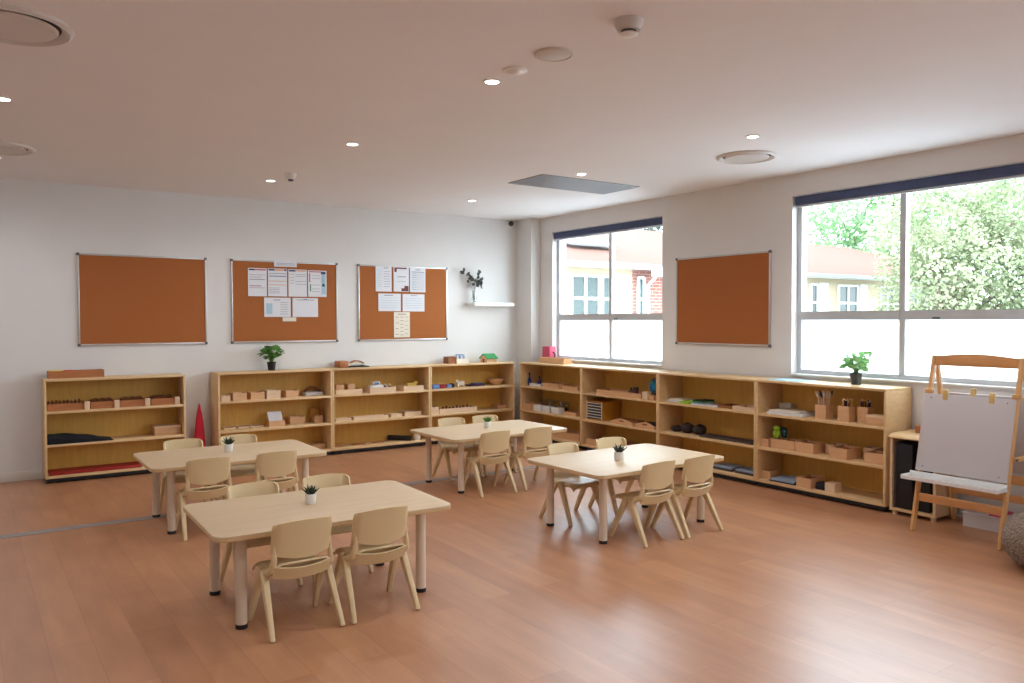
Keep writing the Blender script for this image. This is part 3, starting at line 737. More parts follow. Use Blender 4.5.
# ---- unit 4 and the far corner
block('b', -1.555, -1.468, -.264, S1, .1, .05, 'light blue block, leftmost on the top shelf of the corner back wall unit', 'blue', 'toy_block', 'block')
block('b', -1.438, -1.352, -.225, S1, .09, .045, 'red block between two blue blocks on the corner back wall unit', 'red', 'toy_block', 'block')
block('b', -1.322, -1.262, -.2, S1, .08, .042, 'small blue block right of the red block on the corner back wall unit', 'blue', 'toy_block', 'block')
block('b', -1.25, -1.212, -.19, S1, .08, .048, 'narrow black block beside the cream wooden animal', 'black', 'toy_block', 'block')
animal(-1.115, -.15, S1, .85, 'papercream', 'cream wooden animal on the top shelf of the corner back wall unit', PI)
t = thing('folded_felt', 'purple and dark blue felt pieces folded beside the wooden bowl', 'cloth', (-.88, -.13, S1))
obj('lower_fold', B().box(-.11, .11, -.06, .07, 0, .018, .008), 'purple', t); obj('upper_fold', B().box(-.04, .1, -.05, .06, .0185, .037, .008), 'deepblue', t)
solo('wooden_bowl', B().lathe([(0, 0), (.05, 0), (.085, .03), (.112, .075), (.105, .078), (.078, .036), (.045, .01), (0, .01)], 28), 'boxwood', 'wide wooden bowl on the top shelf near the room corner', 'bowl', (-.585, -.155, S1))
wbox('b', -1.598, -1.497, -.29, S2, .15, .09, 'pale box left of the long peg tray, on the corner back wall unit', 'boxpale')
t = thing('peg_tray', 'long pale tray with brown pegs on middle shelf of the corner back wall unit', 'tray', (-1.215, -.285, S2))
obj('tray_body', B().openbox(-.268, .268, 0, .15, 0, .06, .01), 'boxpale', t)
for k in range(10): obj('peg', B().cyl((-.23+k*.05, .075, .009), (-.23+k*.05, .075, .07+.008*(k % 3)), .017, n=12), 'boxdark', t)
tray('b', -.585, -.445, -.2, S2, .15, .045, 'low brown box in the right corner of the middle shelf near the room corner', 'boxwood')
wbox('b', -1.305, -1.205, -.2, HT, .13, .085, 'brown box on top of the shelves beside the white paper rack', 'boxdark')
t = thing('paper_rack', 'white rack of upright cards on top of the corner back wall unit', 'rack', (-1.115, -.215, HT))
obj('rack_body', B().openbox(-.083, .083, 0, .13, 0, .06, .006), 'papercream', t)
for k in range(5): obj('card', B().box(-.065+k*.028, -.047+k*.028, .015, .11, .007, .10+.012*(k % 2), .001), ['paper', 'blue', 'paper', 'greyblue', 'paper'][k], t)
t = thing('toy_house', 'small toy house with green roof on top of the corner back wall unit', 'toy', (-.715, -.185, HT))
obj('house_walls', B().prism([(-.075, 0), (.075, 0), (.075, .055), (0, .1), (-.075, .055)], 'x', -.07, .08), 'boxwood', t)
for s in (-1, 1): obj('roof_panel', B().prism([(s*.095, .046), (0, .1025), (0, .114), (s*.103, .052)], 'x', -.08, .09), 'green', t)
obj('door', B().box(-.0715, -.0701, -.02, .02, 0, .045), 'red', t)

# ---- unit 5
def bottle(x, y, z, h, lab):
    t = thing('glass_bottle', lab, 'bottle', (x, y, z), 0, 'dark blue bottles')
    obj('bottle_body', B().lathe([(0, 0), (.02, 0), (.022, .01), (.022, h*.5), (.009, h*.66), (.008, h*.9), (0, h*.9)], 16), 'deepblue', t)
    obj('stopper', B().lathe([(0, h*.9), (.011, h*.9), (.011, h), (0, h)], 12), 'black', t)
bottle(-.275, -.475, S1, .16, 'taller dark blue bottle, left on the top shelf below the pink box')
bottle(-.255, -.66, S1+.0085, .115, 'shorter dark blue bottle standing in the white tray below the pink box')
wbox('r', -.53, -.77, -.315, S1, .13, .035, 'white tray with one small bottle, top shelf nearest the corner', 'white', 'serving_tray', .006, cat='tray')
tray('r', -.802, -1.122, -.31, S1, .2, .056, 'left wooden tray on the top shelf below the pink box', 'boxwood')
tray('r', -1.244, -1.538, -.345, S1, .2, .05, 'right wooden tray on the top shelf below the pink box', 'boxwood')
wbox('r', -.436, -.63, -.375, S2, .16, .08, 'wooden box in the left end of the middle shelf below the pink box', 'boxwood')
for a0, a1, fr, lab in [(-.64, -.78, -.335, 'left'), (-.815, -.955, -.335, 'middle'), (-1.01, -1.15, -.335, 'right')]:
    block('r', a0, a1, fr, S2, .1, .074, 'small white box, %s of three in front of the glass jars' % lab, 'white', 'white_box', 'box', 'small white boxes')
JR = [(0, 0), (.055, 0), (.062, .01), (.065, .12), (.072, .135), (.066, .135), (.06, .12), (.056, .012), (0, .012)]
for y, lab in [(-.60, 'left'), (-.80, 'middle'), (-1.03, 'right')]:
    t = thing('glass_jar', 'glass jar, %s of three behind the small white boxes' % lab, 'jar', (-.145, y, S2), 0, 'glass jars')
    obj('jar_body', B().lathe([(r, z) for r, z in JR], 24), 'jar', t)
    obj('jar_filling', B().lathe([(0, .013), (.053, .013), (.056, .06), (0, .065)], 20), {'left': 'slate', 'middle': 'boxmid', 'right': 'slate'}[lab], t)
tray('r', -1.225, -1.45, -.3, S2, .2, .042, 'wooden tray at right of the glass jars on the middle shelf', 'boxwood')
tray('r', -.98, -1.5, -.30, SB, .22, .08, 'wide wooden tray on the bottom shelf below the glass jars', 'boxwood')
wbox('r', -.66, -1.16, -.26, HT, .13, .07, 'long wooden box on the shelf top below the corner window, beside the pink box', 'boxwood', fill='papercream', fillname='paper_stack')
t = thing('tissue_box', 'pink box with a dark strap standing on the shelf top by the corner window', 'box', (-.068, -.615, HT), -PI/2)
obj('box_body', B().prism([(-.09, 0), (.09, 0), (.075, .2), (-.075, .2)], 'y', -.05, .05, .006), 'pink', t)
obj('strap', B().tube([(.091, 0, .04), (.12, 0, .06), (.12, 0, .11), (.087, 0, .13)], .007, 8), 'black', t)

# ---- unit 6
t = thing('long_tray', 'long wooden tray with a dark toy engine, on the shelf left of the globe', 'tray', (-.37, -2.25, S1), -PI/2)
obj('tray_body', B().openbox(-.352, .352, 0, .2, 0, .055, .01), 'boxwood', t)
t = thing('wooden_engine', 'dark red wooden toy engine in the long tray left of the globe', 'toy', (-.26, -2.38, S1+.0085), -PI/2)
obj('body', B().box(-.06, .06, -.025, .025, .02, .06, .006), 'inkbrown', t); obj('cab', B().box(.01, .06, -.025, .025, .0605, .1, .006), 'slate', t); obj('funnel', B().cyl((-.035, 0, .0605), (-.035, 0, .09), .01), 'black', t)
for x in (-.035, .035):
    for y in (-.03, .03): obj('wheel', B().cyl((x, y-.004, .018), (x, y+.004, .018), .018, n=14), 'black', t)
block('r', -2.617, -2.695, -.36, S1, .06, .078, 'upright wooden block at left of the globe', 'boxpale', 'wooden_block', 'block')
t = thing('globe', 'small blue globe on dark stand at the right end of the top shelf', 'globe', (-.20, -2.662, S1))
obj('stand', B().lathe([(0, 0), (.055, 0), (.05, .012), (.012, .022), (.01, .06), (0, .06)], 20), 'black', t)
obj('sphere', B().ball((0, 0, .132), .074, n=24), 'globe', t)
ld = B()
for a, bb, s in [(200, 30, .03), (225, 10, .022), (180, -5, .025), (250, 45, .03), (160, 50, .028), (215, -30, .018)]:
    p = Vector((math.cos(math.radians(a))*math.cos(math.radians(bb)), math.sin(math.radians(a))*math.cos(math.radians(bb)), math.sin(math.radians(bb))))
    ld.ball(Vector((0, 0, .132))+p*.064, s*.8, .9, .7, .8, 10)
obj('continents', ld, 'green', t)
obj('meridian_arm', B().tube([(.02*math.cos(a)*0+.0, .082*math.cos(a), .132+.082*math.sin(a)) for a in [math.radians(x) for x in range(-90, 100, 15)]], .005, 8), 'black', t)
block('r', -2.705, -2.775, -.345, S1, .05, .045, 'tiny wooden block in front of the globe', 'boxwood', 'wooden_block', 'block')
t = thing('drawer_cabinet', 'small wooden cabinet with six white edged drawers on the middle shelf', 'cabinet', (-.335, -1.82, S2), -PI/2)
W = .27; b = B()
b.box(-W/2, -W/2+.012, 0, .26, 0, .215); b.box(W/2-.012, W/2, 0, .26, 0, .215); b.box(-W/2+.012, W/2-.012, 0, .26, .205, .215); b.box(-W/2+.012, W/2-.012, 0, .26, 0, .01); b.box(-W/2+.012, W/2-.012, .248, .26, .01, .205)
obj('carcass', b, 'ochre', t)
for k in range(6):
    d = obj('drawer', B().box(-W/2+.014, W/2-.014, .004, .24, .014+k*.032, .034+k*.032, .001), 'slate', t)
    obj('white_edge', B().box(-W/2+.013, W/2-.013, -.002, .004, .029+k*.032, .036+k*.032), 'white', d)
for s in (-1, 1): obj('edge_strip', B().box(s*W/2-(.012 if s > 0 else 0), s*W/2+(.012 if s < 0 else 0), -.004, 0, 0, .215), 'boxpale', t)
def handled_tray(a0, a1, fr, d, lab, fill):
    loc, rz, W = at('r', a0, a1, fr, S2)
    t = thing('handled_tray', lab, 'tray', loc, rz, 'trays with cut out handles')
    obj('tray_body', B().openbox(-W/2, W/2, .011, d, 0, .035, .009), 'boxwood', t)
    o = [(-W/2, 0), (W/2, 0), (W/2, .03)] + [(W/2-W*k/12, .03+.036*math.sin(PI*k/12)) for k in range(1, 12)] + [(-W/2, .03)]
    f = obj('arched_front', B().prism(o, 'y', 0, .010), 'boxwood', t)
    obj('handle_slot', B().box(-.035, .035, -.001, .0002, .034, .048, .0004), 'boxdark', f)
    obj('contents', B().box(-W/2+.02, W/2-.02, .03, d-.02, .0085, .05, .01), fill, t)
handled_tray(-2.13, -2.48, -.365, .22, 'tray with cut out handle, left one beside the drawer cabinet', 'boxdark')
handled_tray(-2.52, -2.81, -.365, .22, 'tray with cut out handle and dark contents, right one below the globe', 'black')
wbox('r', -1.69, -2.2, -.35, SB, .26, .075, 'wide wooden box on bottom shelf under the drawer cabinet', 'boxwood', fill='boxmid', fillname='card_stack')
t = thing('flat_folder', 'grey brown folders stacked on the bottom shelf below the tray handles', 'folder', (-.3, -2.47, SB), -PI/2)
obj('lower_folder', B().box(-.22, .2, 0, .2, 0, .03, .003), 'slate', t); obj('upper_folder', B().box(-.2, .19, .01, .2, .0305, .055, .003), 'greyblue', t)

# ---- unit 7
t = thing('paper_stack', 'stack of white papers left of the yellow green booklet, between the windows', 'paper', (-.29, -2.985, S1), -PI/2)
obj('lower_sheets', B().box(-.085, .13, 0, .2, 0, .014, .001), 'paper', t); obj('upper_sheets', B().box(-.06, .12, .02, .2, .0142, .03, .001), 'papercream', t)
block('r', -3.135, -3.265, -.35, S1, .2, .022, 'yellow green booklet on the top shelf between white papers and a green booklet', 'lime', 'booklet', 'book', 'booklets', .002)
t = thing('booklet_pile', 'pile of blue, green and white booklets at right of the yellow green one', 'book', (-.345, -3.36, S1), -PI/2)
for k, (m, w) in enumerate([('paper', .1), ('greyblue', .08), ('green', .07), ('black', .06)]):
    obj('booklet', B().box(-.07, w-.01, .01*k, .2, .012*k, .012*k+.0115, .002), m, t)
block('r', -3.47, -3.6, -.34, S1, .18, .004, 'single white sheet lying right of the booklet pile', 'paper', 'paper_sheet', 'paper', None, .0005)
tray('r', -3.62, -3.80, -.335, S1, .2, .026, 'thin brown tray on the top shelf below the wall cork board by windows', 'boxdark')
tray('r', -3.825, -4.07, -.37, S1, .2, .036, 'thin pale tray right of the thin brown tray, below the cork board between windows', 'boxpale')
for k, (y, r, s) in enumerate([(-3.0, .055, .8), (-3.14, .062, 1.15), (-3.30, .06, 1.2)]):
    bb = B().ball((0, 0, r*.72), r*1.15, 1.05, 1.0, .63*s, 20)
    for vtx in bb.bm.verts:
        n = math.sin(vtx.co.x*90)+math.sin(vtx.co.y*80+vtx.co.z*70); vtx.co *= 1+.03*n
    mz = min(vtx.co.z for vtx in bb.bm.verts)
    for vtx in bb.bm.verts: vtx.co.z = max(0, vtx.co.z-mz-.004)
    solo('wool_bundle', bb, 'darkwool', 'dark brown wool bundle, %s of three on the middle shelf between the windows' % ['left', 'middle', 'right'][k], 'bundle', (-.23, y, S2), 0, 'dark wool bundles')
for k in range(4):
    solo('slate_tile', B().box(-.085, .085, -.083, .083, 0, .016, .002), 'slate', ['leftmost', 'second from left', 'third from left', 'rightmost'][k]+' of four dark flat tiles on the middle shelf between the windows', 'tile', (-.255, -3.475-k*.172, S2), 0, 'dark flat tiles')
for k, (y, m) in enumerate([(-3.655, 'greyblue'), (-3.93, 'greyblue')]):
    t = thing('card_stack', 'grey blue card stack, %s of two on the bottom shelf between the windows' % ['left', 'right'][k], 'card', (-.315, y, SB), -PI/2, 'grey blue card stacks')
    obj('lower_cards', B().box(-.12, .12, 0, .2, 0, .02, .002), 'slate', t); obj('upper_cards', B().box(-.115, .11, .004, .2, .0205, .038, .002), m, t)

# ---- unit 8
block('r', -4.16, -4.52, -.335, HT, .26, .004, 'pale blue sheet lying on the shelf top left of the charcoal potted plant', 'inkcyan', 'paper_sheet', 'paper', None, .001)
t = thing('book_stack', 'flat stack of white books on the top shelf of the near unit', 'book', (-.355, -4.38, S1), -PI/2)
obj('lower_book', B().box(-.18, .18, 0, .24, 0, .018, .002), 'paper', t); obj('upper_book', B().box(-.17, .14, .012, .24, .0185, .036, .002), 'papercream', t)
wbox('r', -4.14, -4.27, -.11, S1, .07, .075, 'small grey white box behind the stack of white books', 'greyvent')
def cup(y, fr, w, h, lab, n, mats, ln, group, nm, plab, cat):
    x = fr+w/2
    solo('square_cup', B().openbox(-w/2, w/2, -w/2, w/2, 0, h, .006), 'boxwood', lab, 'cup', (x, y, S1), 0, 'square wooden cups')
    RR = random.Random(n*3+int(-y*100))
    for k in range(n):
        a = 2*PI*k/n; r0 = w*.10; px, py = x+math.cos(a)*w*.28, y+math.sin(a)*w*.28
        sw = RR.uniform(.010, .021) if nm == 'paintbrush' else RR.uniform(.004, .014); lx, ly = math.cos(a)*sw, math.sin(a)*sw; L = ln*RR.uniform(.92, 1.05)
        t = thing(nm, plab, cat, (px, py, S1+.0085), 0, group)
        if nm == 'paintbrush':
            obj('handle', B().tube([(0, 0, 0), (lx*.6, ly*.6, L*.55), (lx, ly, L*.78)], [.003, .004, .003], 6), mats[k % len(mats)], t)
            obj('bristles', B().tube([(lx, ly, L*.78), (lx*1.5, ly*1.5, L*.9), (lx*1.9, ly*1.9, L)], [.006, .011, .004], 8), ['boxpale', 'papercream', 'slate', 'paper'][k % 4], t)
        else:
            t['label'] = plab % {'ochre': 'ochre', 'yellow': 'yellow', 'inkbrown': 'maroon', 'black': 'black', 'boxdark': 'brown', 'deepblue': 'dark blue', 'slate': 'grey brown'}[mats[k % len(mats)]]
            obj('shaft', B().cyl((0, 0, 0), (lx, ly, L*.93), .0055, n=6), mats[k % len(mats)], t)
            obj('tip', B().cyl((lx, ly, L*.93), (lx*1.05, ly*1.05, L), .0055, .0008, 6), 'boxpale', t)
cup(-4.72, -.33, .1, .12, 'square wooden cup of paintbrushes, left on the top shelf of the near unit', 12, ['boxpale', 'papercream', 'boxwood'], .225, 'paintbrushes in the left cup', 'paintbrush', 'paintbrush standing in the left square wooden cup', 'brush')
cup(-4.945, -.352, .1, .13, 'square wooden cup of coloured pencils, middle one on the near unit', 14, ['ochre', 'yellow', 'inkbrown', 'black', 'boxdark'],   .178, 'pencils in the middle cup', 'pencil', '%s pencil standing in the middle square wooden cup', 'pencil')
cup(-5.075, -.29, .088, .13, 'square wooden cup of dark pencils, right one on the near unit', 12, ['deepblue', 'black', 'inkbrown', 'slate'], .178, 'pencils in the right cup', 'pencil', '%s pencil standing in the right square wooden cup', 'pencil')
t = thing('lidded_box', 'low wooden box with a lid at right end of the near unit top shelf', 'box', (-.345, -5.215, S1), -PI/2)
obj('box_body', B().box(-.073, .073, 0, .1, 0, .06, .002), 'boxwood', t); obj('lid', B().box(-.075, .075, -.002, .102, .0605, .08, .003), 'boxpale', t)
for a0, a1, fr, d, h, m, lab in [(-4.122, -4.205, -.34, .12, .074, 'boxwood', 'small box at the far left of the near unit middle shelf'),
    (-4.215, -4.303, -.32, .12, .08, 'boxwood', 'small box under the lime green toy on the near unit'),
    (-4.316, -4.482, -.345, .14, .086, 'boxwood', 'third wooden box from left on the near unit middle shelf'),
    (-4.492, -4.668, -.348, .17, .09, 'boxwood', 'fourth wooden box from left on the near unit middle shelf'),
    (-4.690, -4.822, -.21, .15, .08, 'boxpale', 'pale box set back at right of the fourth box on the near unit'),
    (-4.832, -4.992, -.37, .2, .09, 'boxwood', 'largest wooden box, second from right at the front of the near unit middle shelf'),
    (-5.130, -5.287, -.345, .15, .088, 'boxwood', 'wooden box at the right end of the near unit middle shelf')]:
    wbox('r', a0, a1, fr, S2, d, h, lab, m, fill='boxmid' if m == 'boxwood' and h > .084 else None, fillname='card_stack')
wbox('r', -5.01, -5.115, -.17, S2, .12, .09, 'box set back between the largest box and the right end box of the near unit', 'boxpale', fill='inkbrown', fillname='card_stack')
t = thing('lime_toy', 'lime green toy with dark teal wings sitting on a small box of the near unit', 'toy', (-.27, -4.262, S2+.0805), -PI/2)
obj('body', B().ball((-.02, 0, .045), .04, 1, .7, 1, 16).ball((-.02, 0, .092), .028, 1.3, .8, .8, 14), 'lime', t)
obj('wings', B().ball((.045, .02, .05), .045, .8, .5, 1, 14).ball((.02, .035, .085), .03, 1.4, .5, .7, 14), 'teal', t)
t2 = t
obj('feet', B().ball((-.035, -.012, .008), .01, 1, 1.4, .7, 8).ball((-.005, -.012, .008), .01, 1, 1.4, .7, 8), 'lime', t)
for a0, a1, fr, d, h, m, lab in [(-4.128, -4.212, -.32, .12, .072, 'boxwood', 'small orange toned box at left end of the near unit bottom shelf'),
    (-4.520, -4.660, -.37, .2, .085, 'boxwood', 'large wooden box in the middle of the near unit bottom shelf'),
    (-4.785, -4.875, -.355, .1, .078, 'boxpale', 'pale square box at right on the near unit bottom shelf')]:
    wbox('r', a0, a1, fr, SB, d, h, lab, m, fill='boxmid' if a0 == -4.520 else None, fillname='card_stack')
t = thing('paper_stack', 'grey papers and folder lying between boxes on the near unit bottom shelf', 'paper', (-.36, -4.36, SB), -PI/2)
obj('folder', B().box(-.13, .13, 0, .22, 0, .014, .002), 'slate', t)
obj('loose_sheets', B().shell(lambda u, v: (-.12+.24*u, .0+.2*v, .018+.028*math.sin(PI*.6*v)*(.5+.5*u)), 6, 4, .003), 'greyblue', t)
block('r', -4.675, -4.765, -.325, SB, .1, .055, 'black box between two wooden boxes on the near unit bottom shelf', 'black', 'black_box', 'box')

# ------------------------------------------------------------------ potted plants
def potplant(loc, pm, lm, lab, seed, pr=.046, ph=.092, sp=.118, lh=.262, n=44):
    t = thing('potted_plant', lab, 'plant', loc)
    obj('pot', B().lathe([(0, 0), (pr*.78, 0), (pr*.8, .004), (pr*1.05, ph), (pr*.95, ph), (pr*.9, ph-.014), (0, ph-.014)], 24), pm, t)
    obj('soil', B().lathe([(0, ph-.0135), (pr*.89, ph-.0135), (pr*.5, ph-.006), (0, ph-.004)], 18), 'soil', t)
    RP = random.Random(seed); s = B(); l = B()
    for k in range(n):
        a = 2.4*k; rr = sp*math.sqrt((k+.6)/n)*RP.uniform(.75, 1.0); h = ph+.03+(lh-ph-.03)*RP.uniform(.12, 1)*(1-.35*(rr/sp)**2)
        p = Vector((math.cos(a)*rr, math.sin(a)*rr, h))
        s.tube([(math.cos(a)*.01, math.sin(a)*.01, ph-.01), (p.x*.4, p.y*.4, ph+(h-ph)*.7), p], [.0022, .0018, .0012], 5)
        d = Vector((math.cos(a+RP.uniform(-.8, .8)), math.sin(a+RP.uniform(-.8, .8)), RP.uniform(-.6, .6)))
        l.leafq(p-d*.02, d, (RP.uniform(-.9, .6), RP.uniform(-1.1, .3), 1), RP.uniform(.06, .085), RP.uniform(.05, .07))
    obj('stems', s, lm, t); obj('leaves', l, lm, t)
potplant((-3.49, -.165, HT), 'blackpot', 'leaf', 'leafy green plant in a black pot on the shelf below the middle cork board', 5)
potplant((-.16, -4.935, HT), 'greypot', 'leafpale', 'leafy green plant in a charcoal pot on the near shelf by the right window', 11)

def succulent(loc, lab, seed, sc=1, m='succulent', pot='white'):
    t = thing('desk_succulent', lab, 'plant', loc, 0, 'small potted succulents on the tables')
    obj('pot', B().lathe([(0, 0), (.026*sc, 0), (.028*sc, .003), (.031*sc, .055*sc), (.028*sc, .055*sc), (.027*sc, .048*sc), (0, .048*sc)], 24), pot, t)
    RP = random.Random(seed); l = B()
    for k in range(22):
        a = 2.4*k; tilt = .15+.9*k/22; L = .055*sc*RP.uniform(.85, 1.15); d = Vector((math.cos(a)*math.sin(tilt), math.sin(a)*math.sin(tilt), math.cos(tilt)))
        p0 = Vector((math.cos(a)*.006*sc, math.sin(a)*.006*sc, .049*sc))
        l.tube([p0, p0+d*L*.5, p0+d*L], [.0055*sc, .0048*sc, .0006], 6)
    obj('leaves', l, m, t)
TT = .487
succulent((-4.669, -4.51, TT), 'spiky dark succulent in white pot on the table nearest the viewer', 1, 1.0)
succulent((-4.562, -2.46, TT), 'small dark succulent in white pot on the back left table', 2, 1.1)
succulent((-2.19, -2.46, TT), 'small green succulent in white pot on the table nearest the room corner', 3, 1.05, 'leaf')
succulent((-2.365, -4.48, TT), 'small dark succulent in pale pot on the glaring table nearest the windows', 4, 1.15)

# ------------------------------------------------------------------ tables
def make_table(loc, lab):
    t = thing('classroom_table', lab, 'table', loc, math.radians(-1.8), 'low rectangular beech tables')
    W, D, r = .630, .412, .065
    o = []
    for cx, cy, a0 in ((W-r, D-r, 0), (-W+r, D-r, 90), (-W+r, -D+r, 180), (W-r, -D+r, 270)):
        for k in range(7):
            a = math.radians(a0+15*k); o.append((cx+r*math.cos(a), cy+r*math.sin(a)))
    obj('tabletop', B().prism(o, 'z', TT-.006, TT, .002), 'beechtop', t)
    obj('edge_band', B().prism(o, 'z', TT-.026, TT-.006, .003), 'beechedge', t)
    f = B()
    f.box(-.47, .47, -.29, -.27, TT-.052, TT-.026); f.box(-.47, .47, .27, .29, TT-.052, TT-.026); f.box(-.5, -.48, -.27, .27, TT-.052, TT-.026); f.box(.48, .5, -.27, .27, TT-.052, TT-.026)
    obj('under_frame', f, 'legcream', t)
    for sx in (-1, 1):
        for sy in (-1, 1):
            l = obj('leg', B().cyl((sx*.484, sy*.285, .022), (sx*.484, sy*.285, TT-.0265), .0275, n=24), 'legcream', t)
            obj('foot_cap', B().cyl((sx*.484, sy*.285, 0), (sx*.484, sy*.285, .0215), .0285, .0285, 24), 'blackcap', l)
    return t
tab = make_table((-4.648, -4.562, 0), 'beech topped low table nearest the viewer')
TB = [(-4.562, -2.515, -.5), (-2.222, -2.54, .8), (-2.245, -4.425, 1.2)]
for (x, y, a), lab in zip(TB, ['beech topped low table at back left in front of the shelves', 'beech topped low table nearest the room corner', 'low table nearest the windows, its top white with window glare']):
    dup(tab, (x, y, 0), math.radians(a), lab)

# ------------------------------------------------------------------ chairs
def make_chair(loc, rz, lab):
    t = thing('child_chair', lab, 'chair', loc, rz, 'cream plastic child chairs')
    def seat(u, v):
        x = (-.155+.31*u); e = abs(2*u-1); y = -.118+.30*v
        x *= (1-.10*max(0, (.25-v)/.25)**2)
        z = .300-.012*math.cos(PI*(u-.5))*math.sin(PI*v)
        z -= .030*max(0, (v-.82)/.18)**2                   # waterfall front
        z += .045*max(0, (.26-v)/.26)**1.6                 # rear kick-up
        z -= .020*max(0, (e-.8)/.2)**2                     # side roll
        return (x, y, z)
    obj('seat', B().shell(seat, 18, 18, .011), 'chair', t)
    def back(u, v):
        e = 2*u-1; wdt = .151*(1-.025*max(0, (v-.85)/.15)**2)
        x = wdt*e
        zl = .391-.032*(1-e*e); zt = .540+.010*(1-e*e)-.010*max(0, (abs(e)-.9)/.1)**2
        z = zl+(zt-zl)*v
        y = -.115-.035*v-.018*(1-e*e)+.032*max(0, (abs(e)-.88)/.12)**1.3
        return (x, y, z)
    bk = obj('backrest', B().shell(back, 22, 12, .010), 'chair', t)
    for s in (-1, 1):
        obj('back_post', B().tube([(s*.150, .010, .283), (s*.150, -.052, .290), (s*.146, -.098, .314), (s*.140, -.112, .355), (s*.139, -.112, .385), (s*.138, -.113, .43)], [.014, .019, .018, .0145, .011, .006], 10), 'chair', t)
    obj('rear_lip', B().shell(lambda u, v: (.138*(2*u-1), -.116-.018*(1-(2*u-1)**2)+.034*v, .334-.060*v-.014*(1-(2*u-1)**2)), 14, 4, .009), 'chair', t)
    for s in (-1, 1):
        obj('leg', B().beam((s*.150, .030, .290), (s*.171, .172, 0), .034, .046, .024, .028, (1, 0, 0), .006), 'chair', t)
        obj('leg', B().beam((s*.158, -.012, .290), (s*.174, -.178, 0), .034, .046, .024, .028, (1, 0, 0), .006), 'chair', t)
    obj('under_brace', B().box(-.14, .14, .0, .07, .262, .284, .006), 'chair', t)
    return t
CH = [(-4.905, -4.92, 1, 'cream child chair at near side of the nearest table, left of its pair'),
      (-4.493, -4.93, -1, 'cream child chair at near side of the nearest table, right of its pair'),
      (-4.86, -4.22, 181, 'cream child chair beyond the nearest table, left of its pair'),
      (-4.425, -4.228, 178, 'cream child chair beyond the nearest table, right of its pair'),
      (-4.842, -2.885, 0, 'cream child chair at near side of the back left table, left of its pair'),
      (-4.362, -2.885, 0, 'cream child chair at near side of the back left table, right of its pair'),
      (-4.805, -2.16, 180, 'cream child chair on wall side of the back left table, left of its pair'),
      (-4.37, -2.16, 180, 'cream child chair on wall side of the back left table, right of its pair'),
      (-2.48, -2.92, 0, 'cream child chair at near side of the corner table, left of its pair'),
      (-2.025, -2.92, 0, 'cream child chair at near side of the corner table, right of its pair'),
      (-2.35, -2.185, 180, 'cream child chair on wall side of the corner table, left of its pair'),
      (-1.965, -2.185, 180, 'cream child chair on wall side of the corner table, right of its pair'),
      (-2.395, -4.785, 1, 'cream child chair at near side of the glaring window table, left of its pair'),
      (-2.0, -4.785, 2, 'cream child chair at near side of the glaring window table, right of its pair'),
      (-2.455, -4.07, 182, 'cream child chair on wall side of the glaring window table, left of its pair'),
      (-1.968, -4.06, 177, 'cream child chair on wall side of the glaring window table, right of its pair')]
c0 = None
for x, y, a, lab in CH:
    if c0 is None: c0 = make_chair((x, y, 0), math.radians(a), lab)
    else: dup(c0, (x, y, 0), math.radians(a), lab)

# ------------------------------------------------------------------ small cabinet, easel, tub, pouf
t = thing('record_cabinet', 'low birch cabinet with black interior beside the near shelf end, behind the easel', 'cabinet', (-.05, -5.352, 0), -PI/2)
W, D = .355, .315
sp = [(-D, .03), (0, .03), (0, .612), (-D+.05, .606), (-D+.015, .597), (-D, .58)]
for x in (0, W-.02): obj('side_panel', B().prism(sp, 'x', x, x+.02), 'birchedge', t)
obj('top_panel', B().prism([(-D-.004, .586), (-D+.012, .602), (-D+.05, .6105), (0, .6165), (0, .628), (-D+.045, .622), (-D+.003, .612), (-D-.012, .594)], 'x', -.004, W+.004), 'birch', t)
obj('bottom_panel', B().box(.02, W-.02, -D+.002, 0, .03, .05), 'birch', t)
obj('back_panel', B().box(.02, W-.02, -.012, 0, .05, .605), 'birchback', t)
for x in (.03, W-.03):
    for y in (-D+.03, -.03): obj('foot', B().cyl((x, y, 0), (x, y, .03), .02, n=14), 'birchedge', t)
bx = thing('black_portfolio', 'wide black folder standing upright in the left of the low cabinet', 'folder', (-.345, -5.395, .05), -PI/2)
obj('cover', B().box(0, .125, 0, .26, 0, .5, .01), 'black', bx); obj('spine', B().box(-.018, -.001, -.002, .25, 0, .505, .006), 'slate', bx)
solo('black_folder', B().box(0, .10, 0, .26, 0, .44, .008), 'black', 'narrower black folder standing in the right of the low cabinet, behind the easel leg', 'folder', (-.325, -5.545, .05), -PI/2)
block('r', -5.47, -5.58, -.22, .6255, .12, .055, 'small terracotta coloured box on top of the low cabinet behind the easel', 'boxmid', 'small_box', 'box')

e = thing('easel', 'double sided wooden easel with white boards standing before the right window', 'easel', (-.43, -6.02, 0))
HY = .29
top = .0
def legline(front, z):                      # x offset of the leg plane at height z
    return (-.275*(1-z/1.235)-.012) if front else (.275*(1-z/1.235)+.012)
for fr in (True, False):
    for s in (1, -1):
        obj('front_leg' if fr else 'rear_leg', B().beam((legline(fr, 0), s*HY, 0), (legline(fr, 1.235), s*HY, 1.235), .042, .022, None, None, (0, 0, 1) if False else (1, 0, 0), .003), 'easel', e)
n = 12
arch = [(HY-.013, 1.165), (-HY+.013, 1.165), (-HY+.013, 1.232)] + [(-HY+.013+(2*HY-.026)*k/n, 1.232+.022*math.sin(PI*k/n)) for k in range(1, n)] + [(HY-.013, 1.232)]
obj('top_rail', B().prism(arch, 'x', legline(True, 1.2)-.012, legline(True, 1.2)+.008, .003), 'easelh', e)
obj('rear_top_rail', B().box(legline(False, 1.2)-.004, legline(False, 1.2)+.012, -HY+.013, HY-.013, 1.175, 1.225, .003), 'easelh', e)
obj('lower_rail', B().box(legline(True, .24)-.01, legline(True, .24)+.01, -HY+.013, HY-.013, .212, .268, .004), 'easelh', e)
